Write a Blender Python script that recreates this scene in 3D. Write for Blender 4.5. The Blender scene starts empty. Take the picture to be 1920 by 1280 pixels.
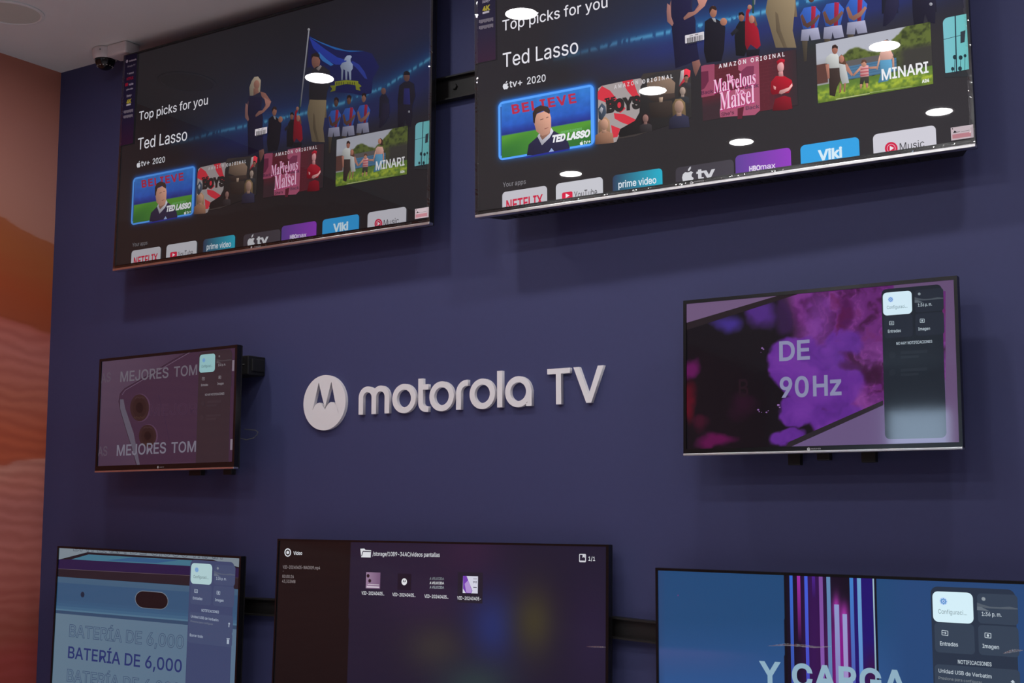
import bpy, math, os
import numpy as np
from mathutils import Matrix, Vector
from mathutils.geometry import tessellate_polygon

# ---------------------------------------------------------------- camera, world, exposure
W, H = 1920, 1280
FPX, YAW, PITCH, ROLL, DIST, EYE = 2445.316, 0.57276, 0.12569, -0.00365, 3.33238, 1.6
scene = bpy.context.scene
COL = scene.collection


def cam_axes():
    f = np.array([-math.sin(YAW) * math.cos(PITCH), math.cos(YAW) * math.cos(PITCH), math.sin(PITCH)])
    r = np.array([math.cos(YAW), math.sin(YAW), 0.0])
    u = np.cross(r, f)
    c, s = math.cos(ROLL), math.sin(ROLL)
    return np.array([c * r + s * u, -s * r + c * u, f])


RC = cam_axes()
CAM0 = np.array([0.0, -DIST, EYE])
cam_data = bpy.data.cameras.new('camera')
cam_data.sensor_fit = 'HORIZONTAL'
cam_data.sensor_width = 36.0
cam_data.lens = 36.0 * FPX / W
cam_data.clip_start = 0.05
cam = bpy.data.objects.new('camera', cam_data)
COL.objects.link(cam)
cam.matrix_world = Matrix(((RC[0][0], RC[1][0], -RC[2][0], CAM0[0]),
                           (RC[0][1], RC[1][1], -RC[2][1], CAM0[1]),
                           (RC[0][2], RC[1][2], -RC[2][2], CAM0[2]),
                           (0, 0, 0, 1)))
scene.camera = cam

world = bpy.data.worlds.new('daylight')
scene.world = world
world.use_nodes = True
bg = world.node_tree.nodes['Background']
bg.inputs[0].default_value = (0.62, 0.78, 1.0, 1)
bg.inputs[1].default_value = 13.0

vs = scene.view_settings
vs.view_transform = 'Standard'
vs.look = 'None'
vs.exposure = 0.0
vs.gamma = 1.0
vs.use_curve_mapping = False

LAMP = 176.0            # radiance of the small ceiling lamps

# ---------------------------------------------------------------- room numbers
XL, XR, YF, ZC = -4.337, 3.6, -8.0, 3.364


def lin(c):
    c = np.asarray(c, float) / 255.0
    return np.where(c <= 0.04045, c / 12.92, ((c + 0.055) / 1.055) ** 2.4)


def lin4(c):
    l = lin(c)
    return (float(l[0]), float(l[1]), float(l[2]), 1.0)


# ---------------------------------------------------------------- materials
def principled(name, color=(0.5, 0.5, 0.5), rough=0.5, metal=0.0, spec=0.5):
    m = bpy.data.materials.new(name)
    m.use_nodes = True
    b = m.node_tree.nodes['Principled BSDF']
    b.inputs['Base Color'].default_value = (*color[:3], 1)
    b.inputs['Roughness'].default_value = rough
    b.inputs['Metallic'].default_value = metal
    b.inputs['Specular IOR Level'].default_value = spec
    return m


def noisy(m, scale=40.0, amount=0.06, bump=0.0, dist=0.002):
    """slight mottling of the base colour, optional fine bump"""
    nt = m.node_tree
    b = nt.nodes['Principled BSDF']
    col = b.inputs['Base Color'].default_value[:]
    tc = nt.nodes.new('ShaderNodeTexCoord')
    n = nt.nodes.new('ShaderNodeTexNoise')
    n.inputs['Scale'].default_value = scale
    n.inputs['Detail'].default_value = 4
    nt.links.new(tc.outputs['Object'], n.inputs['Vector'])
    mx = nt.nodes.new('ShaderNodeMix')
    mx.data_type = 'RGBA'
    mx.inputs[6].default_value = tuple(c * (1 - amount) for c in col[:3]) + (1,)
    mx.inputs[7].default_value = tuple(min(1, c * (1 + amount)) for c in col[:3]) + (1,)
    nt.links.new(n.outputs['Fac'], mx.inputs[0])
    nt.links.new(mx.outputs[2], b.inputs['Base Color'])
    if bump:
        bp = nt.nodes.new('ShaderNodeBump')
        bp.inputs['Strength'].default_value = bump
        bp.inputs['Distance'].default_value = dist
        nt.links.new(n.outputs['Fac'], bp.inputs['Height'])
        nt.links.new(bp.outputs['Normal'], b.inputs['Normal'])
    return m


def screen_mat(name, rough, spec=0.5):
    m = principled(name, (0.004, 0.004, 0.005), rough, 0, spec)
    nt = m.node_tree
    b = nt.nodes['Principled BSDF']
    a = nt.nodes.new('ShaderNodeVertexColor')
    a.layer_name = 'Col'
    nt.links.new(a.outputs['Color'], b.inputs['Emission Color'])
    b.inputs['Emission Strength'].default_value = 1.0
    return m


def print_mat(name, rough=0.35):
    m = principled(name, (0.5, 0.5, 0.5), rough)
    nt = m.node_tree
    a = nt.nodes.new('ShaderNodeVertexColor')
    a.layer_name = 'Col'
    nt.links.new(a.outputs['Color'], nt.nodes['Principled BSDF'].inputs['Base Color'])
    return m


M = {}
M['blue'] = noisy(principled('blue_wall_paint', (0.054, 0.059, 0.158), 0.62, 0, 0.35), 60, 0.05, 0.06, 0.0008)
M['ceiling'] = noisy(principled('white_ceiling_paint', (0.85, 0.91, 0.91), 0.9, 0, 0.2), 8, 0.02)
M['floor'] = noisy(principled('light_grey_floor', (0.68, 0.66, 0.69), 0.4), 3, 0.08)
M['white_wall'] = noisy(principled('pale_wall_paint', (0.66, 0.66, 0.68), 0.85), 10, 0.03)
M['letter'] = noisy(principled('white_acrylic', (0.90, 0.875, 0.90), 0.45), 20, 0.01)
M['gloss_black'] = principled('gloss_black_plastic', (0.006, 0.006, 0.007), 0.22)
M['matte_black'] = noisy(principled('matte_black_plastic', (0.007, 0.007, 0.008), 0.55), 80, 0.2)
M['rail'] = noisy(principled('black_painted_steel', (0.012, 0.011, 0.011), 0.5), 50, 0.2)
M['silver'] = principled('brushed_silver_trim', (0.72, 0.71, 0.72), 0.32, 1.0)
M['badge'] = principled('badge_white', (0.7, 0.7, 0.7), 0.4)
M['cam_white'] = noisy(principled('white_camera_plastic', (0.74, 0.71, 0.72), 0.4), 30, 0.03)
M['dome'] = principled('smoked_dome', (0.006, 0.006, 0.007), 0.08)
M['led_dot'] = principled('clear_led_bead', (0.75, 0.75, 0.72), 0.2)
M['diffuser'] = noisy(principled('unlit_diffuser', (0.66, 0.74, 0.68), 0.5), 15, 0.03)
M['trim_white'] = principled('white_lamp_trim', (0.8, 0.79, 0.78), 0.4)
M['cable'] = principled('grey_cable', (0.12, 0.12, 0.12), 0.35)
M['screen_gloss'] = screen_mat('glossy_screen', 0.012, 0.5)
M['screen_matte'] = screen_mat('satin_screen', 0.055, 0.4)
M['print'] = print_mat('printed_sticker', 0.6)
M['print'].node_tree.nodes['Principled BSDF'].inputs['Specular IOR Level'].default_value = 0.15


def emit_mat(name, color, strength):
    m = bpy.data.materials.new(name)
    m.use_nodes = True
    nt = m.node_tree
    nt.nodes.clear()
    e = nt.nodes.new('ShaderNodeEmission')
    e.inputs[0].default_value = (*color, 1)
    e.inputs[1].default_value = strength
    o = nt.nodes.new('ShaderNodeOutputMaterial')
    nt.links.new(e.outputs[0], o.inputs[0])
    return m


M['lamp'] = emit_mat('lit_lamp_lens', (1.0, 0.985, 0.985), LAMP)


def clear_mat(name, tint=(0.9, 0.9, 0.92), gloss=0.1, rough=0.08):
    m = bpy.data.materials.new(name)
    m.use_nodes = True
    nt = m.node_tree
    nt.nodes.clear()
    t = nt.nodes.new('ShaderNodeBsdfTransparent')
    t.inputs[0].default_value = (*tint, 1)
    g = nt.nodes.new('ShaderNodeBsdfGlossy')
    g.inputs['Roughness'].default_value = rough
    g.inputs['Color'].default_value = (0.95, 0.95, 0.95, 1)
    mx = nt.nodes.new('ShaderNodeMixShader')
    mx.inputs[0].default_value = gloss
    nt.links.new(t.outputs[0], mx.inputs[1])
    nt.links.new(g.outputs[0], mx.inputs[2])
    o = nt.nodes.new('ShaderNodeOutputMaterial')
    nt.links.new(mx.outputs[0], o.inputs[0])
    return m


M['glass'] = clear_mat('window_glass', (0.92, 0.95, 0.96), 0.06, 0.0)
M['film'] = clear_mat('clear_crumpled_film', (0.97, 0.97, 0.97), 0.10, 0.06)


M['crease'] = clear_mat('creased_film', (0.97, 0.97, 0.97), 0.45, 0.22)


def mural_mat():
    m = principled('desert_mural', (0.5, 0.2, 0.1), 0.6, 0, 0.3)
    nt = m.node_tree
    b = nt.nodes['Principled BSDF']
    L = nt.links
    tc = nt.nodes.new('ShaderNodeTexCoord')
    sep = nt.nodes.new('ShaderNodeSeparateXYZ')
    L.new(tc.outputs['Object'], sep.inputs[0])
    # streaky wobble along the wall
    mp = nt.nodes.new('ShaderNodeMapping')
    mp.inputs['Scale'].default_value = (1, 2.2, 9.0)
    L.new(tc.outputs['Object'], mp.inputs[0])
    n1 = nt.nodes.new('ShaderNodeTexNoise')
    n1.inputs['Scale'].default_value = 1.6
    n1.inputs['Detail'].default_value = 5
    L.new(mp.outputs[0], n1.inputs['Vector'])

    def math_(op, a, bb):
        nd = nt.nodes.new('ShaderNodeMath')
        nd.operation = op
        for i, v in enumerate((a, bb)):
            if isinstance(v, (int, float)):
                nd.inputs[i].default_value = v
            else:
                L.new(v, nd.inputs[i])
        return nd.outputs[0]
    wob = math_('MULTIPLY', math_('SUBTRACT', n1.outputs['Fac'], 0.5), 0.11)
    lean = nt.nodes.new('ShaderNodeMapRange')
    lean.inputs['From Min'].default_value = 1.85
    lean.inputs['From Max'].default_value = 2.45
    lean.inputs['To Min'].default_value = 0.28
    lean.inputs['To Max'].default_value = -0.55
    L.new(sep.outputs['Z'], lean.inputs['Value'])
    dune = math_('MULTIPLY', math_('ADD', sep.outputs['Y'], 0.25), lean.outputs[0])   # dune crests fall towards the corner
    zz = math_('ADD', sep.outputs['Z'], wob)
    # the slope only belongs to the dunes, not to the sky
    zz = math_('SUBTRACT', zz, math_('MULTIPLY', dune, 0.55))
    zz = math_('SUBTRACT', zz, 0.015)
    t = math_('DIVIDE', math_('SUBTRACT', zz, 0.6), 2.8)
    ramp = nt.nodes.new('ShaderNodeValToRGB')
    L.new(t, ramp.inputs[0])
    stops = [(0.60, (166, 76, 70)), (1.00, (172, 76, 70)), (1.10, (172, 92, 78)), (1.20, (188, 104, 92)), (1.40, (206, 122, 110)), (1.55, (204, 124, 114)), (1.66, (216, 132, 116)),
             (1.735, (218, 146, 128)), (1.75, (202, 98, 68)), (1.86, (206, 102, 72)), (2.00, (202, 114, 92)), (2.22, (206, 122, 110)), (2.30, (200, 108, 94)),
             (2.325, (170, 82, 52)), (2.45, (178, 82, 46)), (2.62, (180, 98, 56)), (2.700, (182, 102, 66)), (2.712, (196, 134, 116)), (2.85, (200, 138, 122)), (3.10, (200, 134, 120)), (3.38, (200, 128, 108))]
    els = ramp.color_ramp.elements
    while len(els) < len(stops):
        els.new(0.5)
    for e, (z, c) in zip(els, stops):
        e.position = (z - 0.6) / 2.8
        e.color = lin4(c)
    # fine sand ripples in the lower part
    mp2 = nt.nodes.new('ShaderNodeMapping')
    mp2.inputs['Scale'].default_value = (1, 0.55, 1)
    mp2.inputs['Rotation'].default_value = (0.10, 0, 0)
    L.new(tc.outputs['Object'], mp2.inputs[0])
    wv = nt.nodes.new('ShaderNodeTexWave')
    wv.bands_direction = 'Z'
    wv.inputs['Scale'].default_value = 6.5
    wv.inputs['Distortion'].default_value = 5.0
    wv.inputs['Detail'].default_value = 3
    wv.inputs['Detail Scale'].default_value = 1.3
    L.new(mp2.outputs[0], wv.inputs['Vector'])
    gate = nt.nodes.new('ShaderNodeMapRange')
    gate.inputs['From Min'].default_value = 2.36
    gate.inputs['From Max'].default_value = 2.28
    gate.inputs['To Min'].default_value = 0.0
    gate.inputs['To Max'].default_value = 0.30
    L.new(zz, gate.inputs['Value'])
    f = math_('MULTIPLY', wv.outputs['Fac'], gate.outputs[0])
    mx = nt.nodes.new('ShaderNodeMix')
    mx.data_type = 'RGBA'
    L.new(f, mx.inputs[0])
    L.new(ramp.outputs[0], mx.inputs[6])
    mx.inputs[7].default_value = lin4((150, 58, 44))
    L.new(mx.outputs[2], b.inputs['Base Color'])
    return m


M['mural'] = mural_mat()


# ---------------------------------------------------------------- mesh helpers
class Geo:
    def __init__(self):
        self.v, self.f = [], []

    def add(self, vs_, fs):
        o = len(self.v)
        self.v += [tuple(p) for p in vs_]
        self.f += [tuple(i + o for i in q) for q in fs]

    def box(self, x0, x1, y0, y1, z0, z1):
        self.add([(x, y, z) for x in (x0, x1) for y in (y0, y1) for z in (z0, z1)],
                 [(0, 1, 3, 2), (4, 6, 7, 5), (0, 4, 5, 1), (2, 3, 7, 6), (0, 2, 6, 4), (1, 5, 7, 3)])

    def frustum(self, r0, r1):
        """r = (x0,x1,z0,z1,y): loft between two xz rectangles"""
        P = []
        for x0, x1, z0, z1, y in (r0, r1):
            P += [(x0, y, z0), (x1, y, z0), (x1, y, z1), (x0, y, z1)]
        self.add(P, [(0, 1, 2, 3), (7, 6, 5, 4), (0, 4, 5, 1), (1, 5, 6, 2), (2, 6, 7, 3), (3, 7, 4, 0)])

    def lathe(self, prof, c, n=48, close=True):
        """profile [(r,z)] round a vertical axis at c=(x,y)"""
        o = []
        for r, z in prof:
            o += [(c[0] + r * math.cos(2 * math.pi * k / n), c[1] + r * math.sin(2 * math.pi * k / n), z) for k in range(n)]
        fs = []
        for i in range(len(prof) - 1):
            for k in range(n):
                a, b_ = i * n + k, i * n + (k + 1) % n
                fs.append((a, b_, b_ + n, a + n))
        if close:
            fs.append(tuple(range(n))[::-1])
            fs.append(tuple(range((len(prof) - 1) * n, len(prof) * n)))
        self.add(o, fs)

    def tube(self, pts, r, n=10):
        P = []
        pts = [Vector(p) for p in pts]
        for i, p in enumerate(pts):
            d = (pts[min(i + 1, len(pts) - 1)] - pts[max(i - 1, 0)]).normalized()
            a = d.orthogonal().normalized()
            b_ = d.cross(a)
            P += [tuple(p + r * (a * math.cos(2 * math.pi * k / n) + b_ * math.sin(2 * math.pi * k / n))) for k in range(n)]
        fs = [(i * n + k, i * n + (k + 1) % n, (i + 1) * n + (k + 1) % n, (i + 1) * n + k) for i in range(len(pts) - 1) for k in range(n)]
        fs += [tuple(range(n))[::-1], tuple(range((len(pts) - 1) * n, len(pts) * n))]
        self.add(P, fs)

    def obj(self, name, mat, parent=None, smooth=False, bevel=0.0, loc=None):
        me = bpy.data.meshes.new(name)
        me.from_pydata(self.v, [], self.f)
        me.update()
        me.materials.append(mat)
        o = bpy.data.objects.new(name, me)
        COL.objects.link(o)
        if parent:
            o.parent = parent
        if loc:
            o.location = loc
        if smooth:
            me.polygons.foreach_set('use_smooth', [True] * len(me.polygons))
            me.set_sharp_from_angle(angle=math.radians(40))
        if bevel:
            b = o.modifiers.new('bevel', 'BEVEL')
            b.width = bevel
            b.segments = 2
            b.limit_method = 'ANGLE'
        return o


def tag(o, label=None, cat=None, group=None, kind=None):
    if label:
        o['label'] = label
    if cat:
        o['category'] = cat
    if group:
        o['group'] = group
    if kind:
        o['kind'] = kind
    return o


def empty(name, mat=None, loc=None):
    o = bpy.data.objects.new(name, None)
    o.empty_display_size = 0.1
    COL.objects.link(o)
    if mat is not None:
        o.matrix_world = mat
    if loc:
        o.location = loc
    return o


def struct(name, box, mat, label, cat):
    g = Geo()
    g.box(*box)
    o = g.obj(name, mat)
    return tag(o, label, cat, kind='structure')


# ---------------------------------------------------------------- the room
struct('wall_back', (XL - 0.15, XR + 0.15, 0.0, 0.15, 0, ZC), M['blue'], 'dark blue painted display wall holding all the televisions', 'wall')
struct('wall_left', (XL - 0.15, XL, YF, 0.0, 0, ZC), M['mural'], 'side wall covered with an orange and pink desert dune mural', 'wall')
struct('wall_right', (XR, XR + 0.15, YF, 0.0, 0, ZC), M['white_wall'], 'plain pale side wall opposite the dune mural', 'wall')
struct('ceiling', (XL - 0.15, XR + 0.15, YF - 0.15, 0.15, ZC, ZC + 0.12), M['ceiling'], 'smooth off-white ceiling above the television wall', 'ceiling')
struct('floor', (XL - 0.15, XR + 0.15, YF - 0.15, 0.15, -0.1, 0.0), M['floor'], 'light grey shop floor', 'floor')
# front wall with one unseen high window, added for the pale reflection in a screen
WX0, WX1, WZ0, WZ1 = -3.30, -2.72, 2.60, 3.05
g = Geo()
for b_ in ((XL - 0.15, WX0, YF - 0.15, YF, 0, ZC), (WX1, XR + 0.15, YF - 0.15, YF, 0, ZC), (WX0, WX1, YF - 0.15, YF, 0, WZ0), (WX0, WX1, YF - 0.15, YF, WZ1, ZC)):
    g.box(*b_)
tag(g.obj('wall_front', M['white_wall']), 'plain pale wall opposite the television wall', 'wall', kind='structure')
win = empty('added_window', loc=((WX0 + WX1) / 2, YF - 0.08, WZ0))
tag(win, 'small high daylight window added to the pale wall opposite the televisions', 'window', kind='structure')
hw = (WX1 - WX0) / 2
hh = WZ1 - WZ0
g = Geo()
g.box(-hw, -hw + 0.03, -0.03, 0.03, 0, hh)
g.box(hw - 0.03, hw, -0.03, 0.03, 0, hh)
g.box(-hw + 0.03, hw - 0.03, -0.03, 0.03, 0, 0.03)
g.box(-hw + 0.03, hw - 0.03, -0.03, 0.03, hh - 0.03, hh)
g.obj('window_frame', M['trim_white'], win)
g = Geo()
g.box(-hw + 0.03, hw - 0.03, -0.004, 0.004, 0.03, hh - 0.03)
g.obj('pane', M['glass'], win)

# ---------------------------------------------------------------- fonts and text outlines
FONT = None
try:
    fp = os.path.join(bpy.utils.system_resource('DATAFILES'), 'fonts')
    FONT = bpy.data.fonts.load(os.path.join(fp, 'Inter.woff2'))
    MATHF = bpy.data.fonts.load(os.path.join(fp, 'NotoSansMath-Regular.woff2')) if os.path.exists(os.path.join(fp, 'NotoSansMath-Regular.woff2')) else None
except Exception:
    MATHF = None
_cache = {}


def glyphs(s, stroke=0.0, shear=0.0, serif=False, space=1.0):
    """flat letters; stroke = 0 gives the filled shapes, else only a line of that half width round every contour"""
    key = (s, stroke, shear, serif, space)
    if key in _cache:
        return _cache[key]
    if serif and MATHF:
        s = ''.join(chr(0x1D400 + ord(c) - 65) if 'A' <= c <= 'Z' else chr(0x1D41A + ord(c) - 97) if 'a' <= c <= 'z' else c for c in s)
    cu = bpy.data.curves.new('text', 'FONT')
    cu.body = s
    f = MATHF if (serif and MATHF) else FONT
    if f:
        cu.font = f
    cu.shear = shear
    cu.space_character = space
    cu.resolution_u = 3
    cu.fill_mode = 'NONE'
    ob = bpy.data.objects.new('text', cu)
    COL.objects.link(ob)
    ev = ob.evaluated_get(bpy.context.evaluated_depsgraph_get())
    me = ev.to_mesh()
    v = np.array([p.co[:] for p in me.vertices]).reshape(-1, 3)
    if stroke:
        # a bar along every edge of the contours, mitred at the corners
        nv, t = [], []
        dirs = {}
        for e in me.edges:
            p_, q_ = e.vertices
            a, c = v[p_], v[q_]
            d = (c - a) / (np.hypot(*(c - a)[:2]) + 1e-12)
            dirs.setdefault(p_, []).append(d)
            dirs.setdefault(q_, []).append(-d)
            n = np.array([-d[1], d[0], 0]) * stroke
            k = len(nv)
            nv += [a - n, c - n, c + n, a + n]
            t += [(k, k + 1, k + 2), (k, k + 2, k + 3)]
        for i_, dd in dirs.items():
            if len(dd) != 2:
                continue
            d1, d2 = -dd[0], dd[1]
            n1, n2 = np.array([-d1[1], d1[0], 0]), np.array([-d2[1], d2[0], 0])
            m = (n1 + n2) / max(1 + float(n1 @ n2), 0.35)
            for sg in (stroke, -stroke):
                k = len(nv)
                nv += [v[i_], v[i_] + sg * n1, v[i_] + sg * m, v[i_] + sg * n2]
                t += [(k, k + 1, k + 2), (k, k + 2, k + 3)]
        v = np.array(nv).reshape(-1, 3)
    else:
        # contours -> outer shapes with their holes, each filled on its own (the font's shapes overlap)
        nxt = {}
        for e in me.edges:
            p_, q_ = e.vertices
            nxt.setdefault(p_, []).append(q_)
            nxt.setdefault(q_, []).append(p_)
        seen, loops = set(), []
        for st in nxt:
            if st in seen:
                continue
            lp, c = [st], st
            seen.add(st)
            while True:
                n = [q for q in nxt[c] if q not in seen]
                if not n:
                    break
                # keep the direction in which the points are numbered
                c = (c + 1) if (c + 1) in n else n[0]
                seen.add(c)
                lp.append(c)
            if len(lp) > 2:
                loops.append(lp)
        out, holes = [], []
        for lp in loops:
            x, y = v[lp, 0], v[lp, 1]
            (out if np.sum(x * np.roll(y, -1) - np.roll(x, -1) * y) < 0 else holes).append(lp)
        t = []
        v = v.copy()
        for lp in out:
            # undo tiny crossings where two strokes of a letter meet
            n = len(lp)
            for i in range(n):
                a, b_, c, d = (v[lp[(i + k) % n], :2] for k in range(4))
                r, s_ = b_ - a, d - c
                den = r[0] * s_[1] - r[1] * s_[0]
                if abs(den) > 1e-12:
                    u = ((c - a)[0] * s_[1] - (c - a)[1] * s_[0]) / den
                    w = ((c - a)[0] * r[1] - (c - a)[1] * r[0]) / den
                    if 0 < u < 1 and 0 < w < 1:
                        v[lp[(i + 1) % n], :2] = a + u * r
                        v[lp[(i + 2) % n], :2] = a + u * r + 1e-5 * s_
            P = v[lp]
            lo, hi = P.min(0), P.max(0)
            grp = [lp]
            for h in holes:
                m = v[h].mean(0)
                if (v[h].min(0)[:2] >= lo[:2] - 1e-6).all() and (v[h].max(0)[:2] <= hi[:2] + 1e-6).all():
                    grp.append(h)
            idx = [k for q in grp for k in q]
            t += [[idx[k] for k in tri] for tri in tessellate_polygon([[Vector((v[k, 0], v[k, 1], 0)) for k in q] for q in grp])]
    ev.to_mesh_clear()
    bpy.data.objects.remove(ob)
    bpy.data.curves.remove(cu)
    t = np.array(t, int).reshape(-1, 3)
    # every triangle faces the viewer
    if len(t):
        a, c, d = v[t[:, 0]], v[t[:, 1]], v[t[:, 2]]
        neg = (c[:, 0] - a[:, 0]) * (d[:, 1] - a[:, 1]) - (c[:, 1] - a[:, 1]) * (d[:, 0] - a[:, 0]) < 0
        t[neg] = t[neg][:, ::-1]
    _cache[key] = (v, t)
    return v, t


def cap_height(serif=False):
    v, t = glyphs('H', 0.0, 0.0, serif)
    return v[:, 1].max()


# ---------------------------------------------------------------- pictures: coloured geometry in a plane
def value_noise(x, y, seed=0):
    xi, yi = np.floor(x).astype(int), np.floor(y).astype(int)
    fx, fy = x - xi, y - yi
    fx, fy = fx * fx * (3 - 2 * fx), fy * fy * (3 - 2 * fy)

    def h(a, b_):
        n = np.sin(a * 127.1 + b_ * 311.7 + seed * 74.7) * 43758.5453
        return n - np.floor(n)
    return (h(xi, yi) * (1 - fx) + h(xi + 1, yi) * fx) * (1 - fy) + (h(xi, yi + 1) * (1 - fx) + h(xi + 1, yi + 1) * fx) * fy


def fbm(x, y, seed=0, oct_=4):
    a, s, t = 0.5, 0, 0
    for k in range(oct_):
        s = s + a * value_noise(x * 2 ** k, y * 2 ** k, seed + k)
        t += a
        a *= 0.5
    return s / t


class Pose:
    def __init__(self, x, z, y, yaw, tilt, w, h, roll):
        self.w, self.h = w, h
        ex = np.array([math.cos(yaw), math.sin(yaw), 0])
        n = np.array([math.sin(yaw), -math.cos(yaw), 0])
        ez = np.array([0, 0, 1.0]) * math.cos(tilt) + n * math.sin(tilt)
        c, s = math.cos(roll), math.sin(roll)
        self.ex, self.ez = c * ex + s * ez, c * ez - s * ex
        self.ey = np.cross(self.ez, self.ex)
        self.o = np.array([x, y, z])

    def matrix(self):
        return Matrix(((self.ex[0], self.ey[0], self.ez[0], self.o[0]),
                       (self.ex[1], self.ey[1], self.ez[1], self.o[1]),
                       (self.ex[2], self.ey[2], self.ez[2], self.o[2]),
                       (0, 0, 0, 1)))

    def at(self, px, py):
        """place measured in the photograph -> place on this screen (metres from its middle)"""
        d = RC.T @ np.array([(px - W / 2) / FPX, -(py - H / 2) / FPX, 1.0])
        t = ((self.o - CAM0) @ self.ey) / (d @ self.ey)
        P = CAM0 + d * t - self.o
        return float(P @ self.ex), float(P @ self.ez)

    def pix(self, X, Z):
        P = self.o + X[..., None] * self.ex + Z[..., None] * self.ez - CAM0
        q = P @ RC.T
        return W / 2 + FPX * q[..., 0] / q[..., 2], H / 2 - FPX * q[..., 1] / q[..., 2]


POSE = {
    'UL': Pose(-3.10624, 2.89064, -0.11132, 0.00716, -0.021, 1.451, 0.8358, 0.00172),
    'UR': Pose(-1.44946, 2.87919, -0.14643, 0.02292, 0.00257, 1.451, 0.8358, 0.00138),
    'ML': Pose(-3.51216, 1.93643, -0.14957, -0.0398, -0.0058, 0.72953, 0.41729, 0.00034),
    'MR': Pose(-1.1527, 1.94375, -0.12, 0.00595, -0.03893, 0.73083, 0.42366, -0.00247),
    'LL': Pose(-3.63803, 1.16586, -0.11163, -0.02134, -0.00094, 0.966, 0.565, -0.02192),
    'LC': Pose(-2.40716, 1.13423, -0.0815, 0.01796, -0.02817, 1.23544, 0.72, -0.00336),
    'LR': Pose(-1.1439, 1.1442, -0.08, -0.00022, 0.00253, 0.985, 0.565, -0.01092),
}


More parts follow.
